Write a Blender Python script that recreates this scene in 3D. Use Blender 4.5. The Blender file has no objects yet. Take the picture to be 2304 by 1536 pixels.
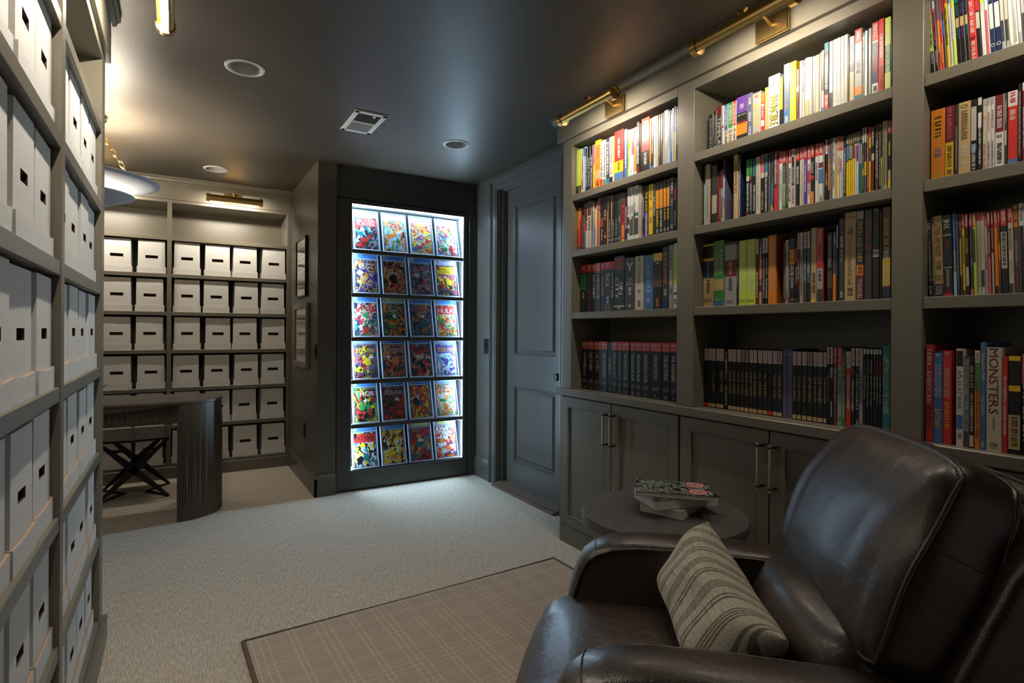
import bpy, bmesh, math, random
from mathutils import Vector, Matrix

# ------------------------------------------------------------------ camera, world, exposure
scene = bpy.context.scene
COL = scene.collection
random.seed(7)
R = math.radians
cd = bpy.data.cameras.new('camera')
cd.sensor_width = 36.0
cd.lens = 1258.0 / 2304.0 * 36.0
cd.shift_y = -21.0 / 2304.0
cd.clip_start = 0.02
cam = bpy.data.objects.new('camera', cd)
COL.objects.link(cam)
YAW, ROLL = R(31.0), R(0.33)
fwd = Vector((math.sin(YAW), math.cos(YAW), 0)); rgt = Vector((math.cos(YAW), -math.sin(YAW), 0)); upv = Vector((0, 0, 1))
cr, sr = math.cos(ROLL), math.sin(ROLL)
cx_, cy_ = rgt * cr + upv * sr, upv * cr - rgt * sr
m = Matrix((cx_, cy_, -fwd)).transposed().to_4x4()
m.translation = Vector((0, 0, 1.2))
cam.matrix_world = m
scene.camera = cam

w = bpy.data.worlds.new('world'); scene.world = w; w.use_nodes = True
w.node_tree.nodes['Background'].inputs['Color'].default_value = (1.0, 0.93, 0.84, 1)
w.node_tree.nodes['Background'].inputs['Strength'].default_value = 0.1
vs = scene.view_settings
vs.view_transform = 'Standard'; vs.look = 'None'; vs.gamma = 1.0; vs.use_curve_mapping = False
vs.exposure = 0.32
scene.display_settings.display_device = 'sRGB'
scene.cycles.use_denoising = True
scene.cycles.max_bounces = 8
scene.cycles.diffuse_bounces = 5
scene.cycles.sample_clamp_indirect = 6.0
scene.cycles.blur_glossy = 0.6

# light levels of the lamps the room has
LAMP_SHELF, LAMP_FAR, LAMP_LEFT = 148.0, 240.0, 320.0
LED_CASE, PENDANT = 225.0, 850.0
WARM = (1.0, 0.905, 0.755); COOL = (0.53, 0.79, 1.0)

# ------------------------------------------------------------------ materials
MATS = {}
def mat(name, col, rough=0.5, metal=0.0, spec=0.5, emit=None, strength=0, bump=None, sheen=0, coat=0):
    if name in MATS: return MATS[name]
    M = bpy.data.materials.new(name); M.use_nodes = True
    nt = M.node_tree; b = nt.nodes['Principled BSDF']
    b.inputs['Base Color'].default_value = (*col, 1)
    b.inputs['Roughness'].default_value = rough
    b.inputs['Metallic'].default_value = metal
    b.inputs['Specular IOR Level'].default_value = spec
    if coat:
        b.inputs['Coat Weight'].default_value = coat; b.inputs['Coat Roughness'].default_value = 0.2
    if sheen: b.inputs['Sheen Weight'].default_value = sheen
    if emit:
        b.inputs['Emission Color'].default_value = (*emit, 1); b.inputs['Emission Strength'].default_value = strength
    if bump:
        sc, dist, det = bump
        tc = nt.nodes.new('ShaderNodeTexCoord'); n = nt.nodes.new('ShaderNodeTexNoise'); bp = nt.nodes.new('ShaderNodeBump')
        n.inputs['Scale'].default_value = sc; n.inputs['Detail'].default_value = det
        bp.inputs['Distance'].default_value = dist; bp.inputs['Strength'].default_value = 1.0
        nt.links.new(tc.outputs['Object'], n.inputs['Vector']); nt.links.new(n.outputs['Fac'], bp.inputs['Height'])
        nt.links.new(bp.outputs['Normal'], b.inputs['Normal'])
    MATS[name] = M
    return M

class NT:
    """tiny node helper"""
    def __init__(s, M): s.t = M.node_tree; s.b = s.t.nodes['Principled BSDF']
    def n(s, kind, **kw):
        x = s.t.nodes.new('ShaderNode' + kind)
        for k, v in kw.items():
            if k in x.inputs.keys(): x.inputs[k].default_value = v
            else: setattr(x, k, v)
        return x
    def l(s, a, b): s.t.links.new(a, b)
    def math(s, op, a, b=None, c=None):
        x = s.n('Math', operation=op)
        for i, v in enumerate((a, b, c)):
            if v is None: continue
            if hasattr(v, 'links'): s.l(v, x.inputs[i])
            else: x.inputs[i].default_value = v
        return x.outputs[0]
    def mix(s, f, a, b):
        x = s.n('Mix', data_type='RGBA')
        for i, v in ((0, f), (6, a), (7, b)):
            if hasattr(v, 'links'): s.l(v, x.inputs[i])
            else: x.inputs[i].default_value = v if i == 0 else (*v, 1)
        return x.outputs[2]

PAINT = mat('cabinet_paint', (0.165, 0.150, 0.114), 0.36, bump=(180, 0.00015, 2))
WALLP = mat('wall_paint', (0.085, 0.079, 0.068), 0.42, bump=(120, 0.0003, 3))
TRIMP = mat('trim_paint', (0.09, 0.086, 0.077), 0.32)
CASEP = mat('case_charcoal_paint', (0.05, 0.049, 0.049), 0.4)  # darker tone than wall_paint, on the case frame and back wall
CEILP = mat('ceiling_paint', (0.078, 0.066, 0.052), 0.45, spec=0.35, bump=(90, 0.0003, 3))
WHITE = mat('white_enamel', (0.85, 0.85, 0.83), 0.4)
CARD = mat('white_cardboard', (0.74, 0.73, 0.70), 0.7, bump=(60, 0.0006, 3))
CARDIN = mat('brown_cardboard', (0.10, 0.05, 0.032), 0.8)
BRASS = mat('aged_brass', (0.72, 0.48, 0.17), 0.26, 1.0, bump=(300, 0.0001, 2))
BRASSD = mat('dull_brass', (0.66, 0.53, 0.31), 0.3, 1.0)
GOLD = mat('polished_brass', (0.85, 0.62, 0.28), 0.15, 1.0)
BLACKM = mat('black_metal', (0.012, 0.012, 0.012), 0.35, 0.3)
BRONZE = mat('dark_bronze', (0.022, 0.019, 0.016), 0.42, 0.4)
PAGES = mat('book_pages', (0.62, 0.58, 0.5), 0.8)
PLASTER = mat('white_plaster', (0.42, 0.44, 0.48), 0.6, bump=(40, 0.001, 3))
def emis(name, col, s):
    M = mat(name, (0.8, 0.8, 0.8), 0.5, emit=col, strength=s); return M
E_SHELF = emis('lamp_tube_shelf', WARM, LAMP_SHELF)
E_FAR = emis('lamp_tube_far', WARM, LAMP_FAR)
E_LEFT = emis('lamp_tube_left', WARM, LAMP_LEFT)
E_LED = emis('led_strip_cool', COOL, LED_CASE)
E_LEDF = emis('led_diffuser', (0.8, 0.92, 1.0), 7.0)
E_UP = emis('pendant_uplight', (1.0, 0.87, 0.68), 75.0)
E_PEND = emis('pendant_bulb', (1.0, 0.87, 0.68), PENDANT)

def leather():
    M = mat('dark_brown_leather', (0.038, 0.021, 0.0145), 0.36, spec=0.9, coat=0.2)
    h = NT(M); tc = h.n('TexCoord')
    v = h.n('TexVoronoi', Scale=420.0); h.l(tc.outputs['Object'], v.inputs['Vector'])
    n = h.n('TexNoise', Scale=9.0, Detail=3.0); h.l(tc.outputs['Object'], n.inputs['Vector'])
    a = h.math('MULTIPLY', v.outputs['Distance'], 0.00035)
    c = h.math('MULTIPLY', n.outputs['Fac'], 0.006)
    n2 = h.n('TexNoise', Scale=17.0, Detail=3.0, Distortion=2.2); h.l(tc.outputs['Object'], n2.inputs['Vector'])
    c = h.math('MULTIPLY_ADD', n2.outputs['Fac'], 0.0011, c)
    bp = h.n('Bump', Distance=1.0, Strength=0.9); h.l(h.math('ADD', a, c), bp.inputs['Height'])
    h.l(bp.outputs['Normal'], h.b.inputs['Normal'])
    r = h.math('MULTIPLY_ADD', n.outputs['Fac'], 0.2, 0.26); h.l(r, h.b.inputs['Roughness'])
    return M
LEATHER = leather()

def carpet():
    M = mat('carpet_greige', (0.4, 0.37, 0.33), 0.95, spec=0.1, sheen=0.3)
    h = NT(M); tc = h.n('TexCoord'); sep = h.n('SeparateXYZ'); h.l(tc.outputs['Object'], sep.inputs[0])
    n = h.n('TexNoise', Scale=170.0, Detail=3.0); h.l(tc.outputs['Object'], n.inputs['Vector'])
    mp = h.n('Mapping'); mp.inputs['Scale'].default_value = (210, 26, 1); h.l(tc.outputs['Object'], mp.inputs[0])
    st = h.n('TexNoise', Scale=1.0, Detail=2.0); h.l(mp.outputs[0], st.inputs['Vector'])
    big = h.n('TexNoise', Scale=3.0, Detail=2.0); h.l(tc.outputs['Object'], big.inputs['Vector'])
    f = h.math('MULTIPLY_ADD', st.outputs['Fac'], 0.6, h.math('MULTIPLY', n.outputs['Fac'], 0.4))
    rp = h.n('ValToRGB'); rp.color_ramp.elements[0].position = 0.38; rp.color_ramp.elements[1].position = 0.62
    rp.color_ramp.elements[0].color = (0.38, 0.325, 0.26, 1); rp.color_ramp.elements[1].color = (0.74, 0.66, 0.55, 1)
    h.l(f, rp.inputs[0])
    h.l(h.mix(h.math('MULTIPLY', big.outputs['Fac'], 0.25), rp.outputs[0], (0.5, 0.45, 0.385)), h.b.inputs['Base Color'])
    bp = h.n('Bump', Distance=0.004, Strength=0.8); h.l(f, bp.inputs['Height']); h.l(bp.outputs['Normal'], h.b.inputs['Normal'])
    return M
CARPET = carpet()

def rugmat():
    M = mat('plaid_rug', (0.3, 0.24, 0.19), 0.95, spec=0.1)
    h = NT(M); tc = h.n('TexCoord'); sep = h.n('SeparateXYZ'); h.l(tc.outputs['Object'], sep.inputs[0])
    def lines(o, per, offs, wd):
        tot = None
        for of in offs:
            fr = h.math('FRACT', h.math('MULTIPLY_ADD', o, 1 / per, 10.0 - of))
            d = h.math('ABSOLUTE', h.math('SUBTRACT', fr, 0.5))
            k = h.math('LESS_THAN', d, wd / per)
            tot = k if tot is None else h.math('MAXIMUM', tot, k)
        return tot
    a = lines(sep.outputs[0], 0.235, (0.0, 0.085, 0.43, 0.54, 0.65), 0.0028)
    b = lines(sep.outputs[1], 0.25, (0.0, 0.07, 0.36, 0.47, 0.58, 0.69), 0.0026)
    dash = h.math('GREATER_THAN', h.math('FRACT', h.math('MULTIPLY', sep.outputs[0], 110.0)), 0.4)
    b = h.math('MULTIPLY', b, dash)
    dash2 = h.math('GREATER_THAN', h.math('FRACT', h.math('MULTIPLY', sep.outputs[1], 110.0)), 0.3)
    a = h.math('MULTIPLY', a, dash2)
    s = h.math('MULTIPLY', h.math('ADD', a, b), 0.62)
    n = h.n('TexNoise', Scale=240.0, Detail=3.0); h.l(tc.outputs['Object'], n.inputs['Vector'])
    base = h.mix(n.outputs['Fac'], (0.37, 0.305, 0.245), (0.52, 0.435, 0.36))
    h.l(h.mix(s, base, (0.68, 0.6, 0.49)), h.b.inputs['Base Color'])
    bp = h.n('Bump', Distance=0.002, Strength=0.7); h.l(n.outputs['Fac'], bp.inputs['Height']); h.l(bp.outputs['Normal'], h.b.inputs['Normal'])
    return M
RUGM = rugmat()
RUGB = mat('rug_binding', (0.15, 0.115, 0.085), 0.95, bump=(400, 0.001, 2))

def wood(name, c0, c1, rough, scale=(3, 60, 60), axis_swap=False):
    M = mat(name, c0, rough)
    h = NT(M); tc = h.n('TexCoord'); mp = h.n('Mapping'); mp.inputs['Scale'].default_value = scale
    h.l(tc.outputs['Object'], mp.inputs[0]); n = h.n('TexNoise', Scale=1.0, Detail=5.0, Distortion=0.4); h.l(mp.outputs[0], n.inputs['Vector'])
    h.l(h.mix(n.outputs['Fac'], c0, c1), h.b.inputs['Base Color'])
    bp = h.n('Bump', Distance=0.0006, Strength=0.6); h.l(n.outputs['Fac'], bp.inputs['Height']); h.l(bp.outputs['Normal'], h.b.inputs['Normal'])
    return M
EBONY = wood('black_stained_oak', (0.045, 0.041, 0.039), (0.14, 0.13, 0.125), 0.45)
WALNUT = wood('dark_walnut', (0.05, 0.036, 0.026), (0.14, 0.104, 0.076), 0.42, (60, 60, 4))
WALNUTT = wood('dark_walnut_top', (0.07, 0.056, 0.045), (0.19, 0.158, 0.13), 0.4, (4, 50, 50))
GREYW = wood('grey_barn_wood', (0.12, 0.10, 0.075), (0.24, 0.21, 0.165), 0.6, (40, 40, 4))
THRESH = wood('threshold_wood', (0.10, 0.06, 0.04), (0.2, 0.13, 0.095), 0.5, (50, 3, 50))

# ------------------------------------------------------------------ mesh helpers
def link(name, me, parent=None, loc=None, rot=None):
    o = bpy.data.objects.new(name, me); COL.objects.link(o)
    if parent: o.parent = parent
    if loc: o.location = loc
    if rot: o.rotation_euler = rot
    return o
def empty(name, loc=(0, 0, 0), rot=(0, 0, 0)):
    o = bpy.data.objects.new(name, None); COL.objects.link(o); o.location = loc; o.rotation_euler = rot
    o.empty_display_size = 0.05
    return o
def tag(o, label=None, cat=None, group=None, kind=None):
    if label: o['label'] = label
    if cat: o['category'] = cat
    if group: o['group'] = group
    if kind: o['kind'] = kind
    return o
class MB:
    def __init__(s): s.v = []; s.f = []; s.mi = []; s.cur = 0
    def add(s, vs, fs):
        b = len(s.v); s.v += [tuple(v) for v in vs]; s.f += [tuple(i + b for i in f) for f in fs]; s.mi += [s.cur] * len(fs)
    def box(s, x0, x1, y0, y1, z0, z1):
        if x0 > x1: x0, x1 = x1, x0
        if y0 > y1: y0, y1 = y1, y0
        if z0 > z1: z0, z1 = z1, z0
        s.add([(x0,y0,z0),(x1,y0,z0),(x1,y1,z0),(x0,y1,z0),(x0,y0,z1),(x1,y0,z1),(x1,y1,z1),(x0,y1,z1)],
              [(0,3,2,1),(4,5,6,7),(0,1,5,4),(1,2,6,5),(2,3,7,6),(3,0,4,7)])
    def tube(s, pts, r, n=10, closed=False, cap=True):
        pts = [Vector(p) for p in pts]; N = len(pts)
        rr = r if isinstance(r, (list, tuple)) else [r] * N
        rings = []; prev = None
        for i, p in enumerate(pts):
            if closed: t = (pts[(i+1) % N] - pts[i-1]).normalized()
            elif i == 0: t = (pts[1] - p).normalized()
            elif i == N-1: t = (p - pts[i-1]).normalized()
            else: t = (pts[i+1] - pts[i-1]).normalized()
            if prev is None:
                a = Vector((0,0,1)) if abs(t.z) < 0.9 else Vector((1,0,0)); u = t.cross(a).normalized()
            else: u = (prev - t * prev.dot(t)).normalized()
            prev = u; w2 = t.cross(u)
            rings.append([p + (u*math.cos(2*math.pi*k/n) + w2*math.sin(2*math.pi*k/n)) * rr[i] for k in range(n)])
        vs = [v for q in rings for v in q]; fs = []
        for i in range(N if closed else N-1):
            a, b = i*n, ((i+1) % N)*n
            for k in range(n): fs.append((a+k, a+(k+1)%n, b+(k+1)%n, b+k))
        if cap and not closed: fs += [tuple(range(n))[::-1], tuple((N-1)*n + k for k in range(n))]
        s.add(vs, fs)
    def lathe(s, prof, n=32, c=(0,0,0), axis='z'):
        vs = []; fs = []; P = len(prof)
        for k in range(n):
            a = 2*math.pi*k/n
            for r, h in prof:
                x, y = r*math.cos(a), r*math.sin(a)
                p = (x, y, h) if axis == 'z' else ((h, x, y) if axis == 'x' else (y, h, x))
                vs.append((p[0]+c[0], p[1]+c[1], p[2]+c[2]))
        for k in range(n):
            b, d = k*P, ((k+1) % n)*P
            for i in range(P-1): fs.append((b+i, d+i, d+i+1, b+i+1))
        s.add(vs, fs)
    def prism(s, poly, z0, z1, plane='xy'):
        n = len(poly)
        def P(a, b, c): return (a,b,c) if plane == 'xy' else ((c,a,b) if plane == 'yz' else (a,c,b))
        vs = [P(a,b,z0) for a,b in poly] + [P(a,b,z1) for a,b in poly]
        fs = [tuple(range(n))[::-1], tuple(range(n, 2*n))] + [(i,(i+1)%n,n+(i+1)%n,n+i) for i in range(n)]
        s.add(vs, fs)
    def mesh(s, name, mats, smooth=False, bevel=0, seg=2, angle=35):
        me = bpy.data.meshes.new(name); me.from_pydata(s.v, [], s.f)
        if not isinstance(mats, (list, tuple)): mats = [mats]
        for M in mats: me.materials.append(M)
        if len(mats) > 1: me.polygons.foreach_set('material_index', s.mi)
        bm = bmesh.new(); bm.from_mesh(me)
        bmesh.ops.remove_doubles(bm, verts=bm.verts, dist=1e-6)
        bmesh.ops.recalc_face_normals(bm, faces=bm.faces)
        if bevel:
            es = [e for e in bm.edges if len(e.link_faces) == 2 and e.calc_face_angle(0) > R(30)]
            bmesh.ops.bevel(bm, geom=es, offset=bevel, segments=seg, affect='EDGES', profile=0.5, clamp_overlap=True)
        bm.to_mesh(me); bm.free()
        if smooth:
            me.polygons.foreach_set('use_smooth', [True]*len(me.polygons))
            try: me.set_sharp_from_angle(angle=R(angle))
            except Exception: pass
        return me
    def build(s, name, mats, parent=None, loc=None, rot=None, **kw):
        return link(name, s.mesh(name, mats, **kw), parent, loc, rot)
def box(name, x0, x1, y0, y1, z0, z1, M, parent=None, bevel=0.002, seg=1, smooth=False):
    b = MB(); b.box(x0, x1, y0, y1, z0, z1); return b.build(name, M, parent, bevel=bevel, seg=seg, smooth=smooth)
def struct(o, label=None):
    o['kind'] = 'structure'
    if label: o['label'] = label
    return o

# lettering: glyph outlines cached once, composed into flat print meshes
GL = {}
def prep_glyphs(chars):
    objs = []
    for ch in chars:
        cu = bpy.data.curves.new('g', 'FONT'); cu.body = ch; cu.resolution_u = 2; cu.size = 1.0
        o = bpy.data.objects.new('g', cu); COL.objects.link(o); objs.append((ch, o))
    bpy.context.view_layer.update()
    dg = bpy.context.evaluated_depsgraph_get()
    for ch, o in objs:
        me = bpy.data.meshes.new_from_object(o.evaluated_get(dg))
        vs = [(v.co.x, v.co.y) for v in me.vertices]; fs = [tuple(p.vertices) for p in me.polygons]
        x0 = min(v[0] for v in vs); x1 = max(v[0] for v in vs)
        GL[ch] = ([(x-x0, y) for x, y in vs], fs, x1-x0)
        bpy.data.meshes.remove(me)
    for ch, o in objs:
        cu = o.data; bpy.data.objects.remove(o); bpy.data.curves.remove(cu)
def text_geo(body, length, height, fit=True):
    """lines joined with '/', laid out in a box length x height, origin at its centre; returns verts2d, faces"""
    lines = body.split('/'); nl = len(lines); vs = []; fs = []
    lh = height / nl
    for li, ln in enumerate(lines):
        x = 0.0; parts = []
        for ch in ln:
            if ch == ' ': x += 0.30; continue
            g = GL.get(ch) or GL['I']
            parts.append((g, x)); x += g[2] + 0.075
        W = max(x - 0.075, 0.1)
        cap = 0.72
        sy = lh * 0.86 / cap
        sx = length / W
        sx = min(sx, sy * 1.5)
        if sy > sx * 2.2: sy = sx * 2.2
        cy = height/2 - (li + 0.5) * lh
        for g, px in parts:
            b = len(vs)
            vs += [((vx + px - W/2) * sx, cy + (vy - cap/2) * sy) for vx, vy in g[0]]
            fs += [tuple(i + b for i in f) for f in g[1]]
    return vs, fs
def print_geo(length, height, rnd):
    """illegible small print: a row of irregular strokes"""
    vs = []; fs = []; x = -length/2
    u = min(height * 0.8, length * 0.25)
    while x < length/2 - u*0.3:
        wd = u * rnd.uniform(0.35, 0.62)
        if x + wd > length/2: break
        t = rnd.random(); h2 = height * 0.42
        def q(a0, a1, b0, b1):
            b = len(vs); vs.extend([(a0,b0),(a1,b0),(a1,b1),(a0,b1)]); fs.append((b,b+1,b+2,b+3))
        st = wd * 0.34
        q(x, x+st, -h2, h2)
        if t < 0.75: q(x+wd-st, x+wd, -h2, h2 if t < 0.5 else 0)
        if t > 0.15: q(x+st, x+wd-st, h2*0.5, h2)
        if t > 0.55: q(x+st, x+wd-st, -h2*0.2, h2*0.2)
        x += wd + u * (0.18 if rnd.random() < 0.85 else 0.5)
    return vs, fs
# ------------------------------------------------------------------ the room shell
CZ = 2.435
LIGHTS = [(0.271, 2.905), (1.579, 3.354), (0.256, 4.84)]
def ceiling():
    b = MB(); x0, x1, y0, y1 = -2.5, 2.4, -2.2, 5.8; q = 0.13
    xs = sorted({x0, x1} | {c[0]-q for c in LIGHTS} | {c[0]+q for c in LIGHTS})
    ys = sorted({y0, y1} | {c[1]-q for c in LIGHTS} | {c[1]+q for c in LIGHTS})
    # plain bands in y, holes cut only inside their own band
    cells = [(x0, x1, ya, yb) for ya, yb in zip(ys, ys[1:])]
    for xa, xb, ya, yb in cells:
        hs = [c for c in LIGHTS if abs(c[1] - (ya+yb)/2) < 0.02 and yb-ya > 0.2 and yb-ya < 0.27]
        if not hs: b.add([(xa,ya,CZ),(xb,ya,CZ),(xb,yb,CZ),(xa,yb,CZ)], [(0,1,2,3)]); continue
        c = hs[0]
        for a0, a1 in ((xa, c[0]-q), (c[0]+q, xb)): b.add([(a0,ya,CZ),(a1,ya,CZ),(a1,yb,CZ),(a0,yb,CZ)], [(0,1,2,3)])
        n = 32; r = 0.072; ci = []; sq = []
        for k in range(n):
            a = 2*math.pi*k/n; ca, sa = math.cos(a), math.sin(a); mx = max(abs(ca), abs(sa))
            ci.append((c[0]+r*ca, c[1]+r*sa, CZ)); sq.append((c[0]+q*ca/mx, c[1]+q*sa/mx, CZ))
        b.add(ci+sq, [(k, n+k, n+(k+1)%n, (k+1)%n) for k in range(n)])
    o = b.build('ceiling', CEILP); struct(o, 'dark satin painted ceiling with three recessed lights')
ceiling()
b = MB(); b.box(-2.5, 2.4, -2.2, 5.8, 2.62, 2.70); struct(b.build('ceiling_slab', CEILP))
b = MB(); b.box(-2.5, 2.4, -2.2, 5.8, -0.06, 0.0); struct(b.build('floor', CARPET), 'pale greige ribbed carpet')
def wall(name, *bs, M=WALLP):
    b = MB()
    for q in bs: b.box(*q)
    return struct(b.build(name, M))
H2 = 2.62
wall('wall_right', (2.17,2.29,3.84,4.36,0,H2), (2.17,2.29,2.655,2.985,0,H2), (2.17,2.29,2.985,3.84,2.325,H2), (2.215,2.29,-2.2,2.655,0,H2))
wall('wall_partition', (0.876,1.010,4.193,5.80,0,H2))
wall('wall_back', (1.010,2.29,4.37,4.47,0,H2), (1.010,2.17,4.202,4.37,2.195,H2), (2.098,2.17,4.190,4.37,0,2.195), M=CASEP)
wall('wall_far', (-2.5,0.876,5.715,5.80,0,H2))
wall('wall_left', (-2.5,-2.4,2.62,5.72,0,H2), (-2.4,-0.66,2.62,2.70,0,H2), (-0.74,-0.66,-2.2,2.62,0,H2))

def baseboard(name, segs):
    """segs: (p0, p1, outward normal) floor lines; stepped profile with a moulded cap"""
    b = MB()
    for p0, p1, nrm in segs:
        p0, p1, nn = Vector(p0), Vector(p1), Vector(nrm)
        prof = [(0,0),(0.016,0),(0.016,0.128),(0.012,0.134),(0.013,0.142),(0.008,0.152),(0.005,0.166),(0,0.168)]
        A = [(p0 + nn*t).to_tuple() + (z,) for t, z in prof]; B = [(p1 + nn*t).to_tuple() + (z,) for t, z in prof]
        n = len(prof)
        b.add(A+B, [(i,(i+1)%n,n+(i+1)%n,n+i) for i in range(n)] + [tuple(range(n)), tuple(range(n,2*n))])
    return struct(b.build(name, TRIMP))
baseboard('baseboard_partition', [((0.876,4.177),(0.876,5.30),(-1,0)), ((0.860,4.193),(1.010,4.193),(0,-1))])
baseboard('baseboard_right', [((2.17,3.945),(2.17,4.19),(-1,0))])

# door with two raised panels, casing, threshold
def door():
    b = MB(); X = 2.238; ya, yb, z0, z1 = 2.995, 3.828, 0.03, 2.318
    wins = [(3.132, 3.700, 1.020, 2.186), (3.132, 3.690, 0.196, 0.795)]
    ys = [ya, 3.132, 3.695, yb]
    zs = [z0, 0.196, 0.795, 1.020, 2.186, z1]
    for (a0,a1,c0,c1) in ((ya,yb,z0,.196),(ya,yb,.795,1.02),(ya,yb,2.186,z1),(ya,3.132,.196,.795),(ya,3.132,1.02,2.186),(3.695,yb,.196,.795),(3.695,yb,1.02,2.186)):
        b.add([(X,a0,c0),(X,a1,c0),(X,a1,c1),(X,a0,c1)], [(0,1,2,3)])
    b.box(X+0.02, X+0.045, ya, yb, z0, z1)
    for (c0,c1) in ((.196,.795),(1.02,2.186)):
        a0, a1 = 3.132, 3.695
        rings = [(0,0),(0.008,0.0),(0.012,0.006),(0.020,0.004),(0.026,0.014),(0.034,0.014),(0.052,0.004)]
        prev = None
        for d, dep in rings:
            q = [(X+dep,a0+d,c0+d),(X+dep,a1-d,c0+d),(X+dep,a1-d,c1-d),(X+dep,a0+d,c1-d)]
            if prev: b.add(prev+q, [(i,(i+1)%4,4+(i+1)%4,4+i) for i in range(4)])
            prev = q
        b.add(prev, [(0,1,2,3)])
    o = b.build('door_1', TRIMP); struct(o, 'dark painted two-panel door beside the bookcase')
    k = MB(); k.lathe([(0,0),(0.030,0),(0.030,-0.006),(0.012,-0.010),(0.010,-0.03),(0.024,-0.04),(0.027,-0.052),(0.02,-0.064),(0,-0.066)], 20, (X,3.055,0.90), 'x')
    k.build('door_knob', BLACKM, o, smooth=True)
door()
def casing():
    b = MB(); X = 2.17
    def ring(o0, o1, t, dz=0):
        yL0, yL1 = 3.835+o0, 3.835+o1; yR0, yR1 = 2.99-o0, 2.99-o1; zt0, zt1 = 2.32+o0*0.8, 2.32+o1*0.8
        b.box(X-t, X+.001, yL0, yL1, 0, zt1); b.box(X-t, X+.001, yR1, yR0, 0, zt1); b.box(X-t, X+.001, yR0, yL0, zt0, zt1)
    ring(0.0,0.016,0.012); ring(0.016,0.024,0.016); ring(0.024,0.07,0.013); ring(0.07,0.082,0.02); ring(0.082,0.094,0.026); ring(0.094,0.104,0.022)
    o = struct(b.build('trim_1', TRIMP, bevel=0.0015, seg=1), 'moulded dark door casing')
    b = MB(); b.box(X, 2.29, 3.828, 3.8405, 0, 2.325); b.box(X, 2.29, 2.985, 2.997, 0, 2.325); b.box(X, 2.29, 2.985, 3.84, 2.318, 2.326)
    b.box(2.20, 2.236, 3.81, 3.83, 0.03, 2.32); b.box(2.20, 2.236, 2.997, 3.83, 2.305, 2.32)
    b.build('jamb', TRIMP, o)
    b = MB(); b.box(2.115, 2.30, 2.99, 3.828, 0, 0.016); b.box(2.15, 2.29, 2.99, 3.828, 0.016, 0.024); b.box(2.17, 2.28, 2.99, 3.828, 0.024, 0.030)
    struct(b.build('trim_2', THRESH, bevel=0.003, seg=1), 'brown wooden door threshold')
casing()

# ------------------------------------------------------------------ recessed lights, vent, switches
for i, (lx, ly) in enumerate(LIGHTS):
    r = empty('recessed_light', (lx, ly, CZ))
    tag(r, ['unlit white recessed ceiling light nearest the camera, largest of the three', 'unlit white recessed ceiling light in front of the dark door',
            'unlit white recessed ceiling light above the far wall of boxes'][i], 'ceiling light', 'recessed ceiling lights')
    b = MB(); b.lathe([(0.070,0.004),(0.070,-0.004),(0.076,-0.007),(0.086,-0.004),(0.088,0.0)], 40); b.build('trim_ring', WHITE, r, smooth=True)
    b = MB(); b.lathe([(0.070,-0.003),(0.067,0.02),(0.062,0.06),(0.057,0.10),(0.03,0.102)], 40); b.build('reflector', mat('reflector_satin', (0.45,0.45,0.44), 0.3), r, smooth=True)
    b = MB(); b.lathe([(0.040,0.101),(0.040,0.06),(0.034,0.048),(0.018,0.041),(0.0,0.039)], 32); b.build('lens', mat('frosted_lens', (0.75,0.74,0.72), 0.35), r, smooth=True)
v = empty('ceiling_vent', (0.943, 3.29, CZ)); tag(v, 'white rectangular louvred air vent in the ceiling', 'vent')
b = MB(); W2, L2 = 0.092, 0.172
for q in ((-W2,W2,-L2,-L2+.028),(-W2,W2,L2-.028,L2),(-W2,-W2+.026,-L2,L2),(W2-.026,W2,-L2,L2)): b.box(q[0],q[1],q[2],q[3],-0.007,0.0)
b.build('frame', WHITE, v, bevel=0.002)
box('divider', -0.068, 0.068, -0.006, 0.006, -0.006, -0.001, WHITE, v, bevel=0.001)
for sgn in (-1, 1):
    b = MB()
    for k in range(11):
        y = sgn*(0.014 + k*0.0118)
        b.add([(-0.066,y,-0.001),(0.066,y,-0.001),(0.066,y+sgn*0.008,-0.006),(-0.066,y+sgn*0.008,-0.006),(-0.066,y+.001,-0.001),(0.066,y+.001,-0.001),(0.066,y+sgn*0.008+.001,-0.006),(-0.066,y+sgn*0.008+.001,-0.006)],
              [(0,1,2,3),(7,6,5,4),(0,4,5,1),(3,2,6,7)])
    b.build('louvres', mat('vent_grey', (0.45,0.45,0.44), 0.5), v)
b = MB(); b.box(-0.068,0.068,-0.148,0.148,-0.0006,-0.0002); b.build('backing', mat('vent_dark', (0.1,0.1,0.1), 0.8), v)
b = MB(); b.box(0.02,0.032,-0.14,-0.122,-0.012,-0.004); b.build('lever', WHITE, v, bevel=0.001)

def plate(name, loc, rot, label, cat, kindw):
    r = empty(name, loc, rot); tag(r, label, cat)
    box('cover_plate', -0.038, 0.038, -0.006, 0, -0.06, 0.06, BLACKM, r, bevel=0.003)
    if kindw == 'switch': box('rocker', -0.016, 0.016, -0.011, -0.005, -0.032, 0.032, BLACKM, r, bevel=0.002)
    else:
        for s in (-1, 1): box('socket', -0.016, 0.016, -0.010, -0.005, s*0.022-0.014, s*0.022+0.014, BLACKM, r, bevel=0.003)
plate('light_switch', (0.876, 4.233, 1.052), (0,0,R(-90)), 'black light switch plate near the partition corner below the pictures', 'switch', 'switch')
plate('wall_outlet', (0.876, 4.643, 0.416), (0,0,R(-90)), 'black wall outlet low on the partition above the baseboard', 'outlet', 'outlet')
plate('light_switch', (2.17, 4.015, 1.083), (0,0,R(-90)), 'black light switch plate on the narrow wall beside the door casing', 'switch', 'switch')

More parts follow.
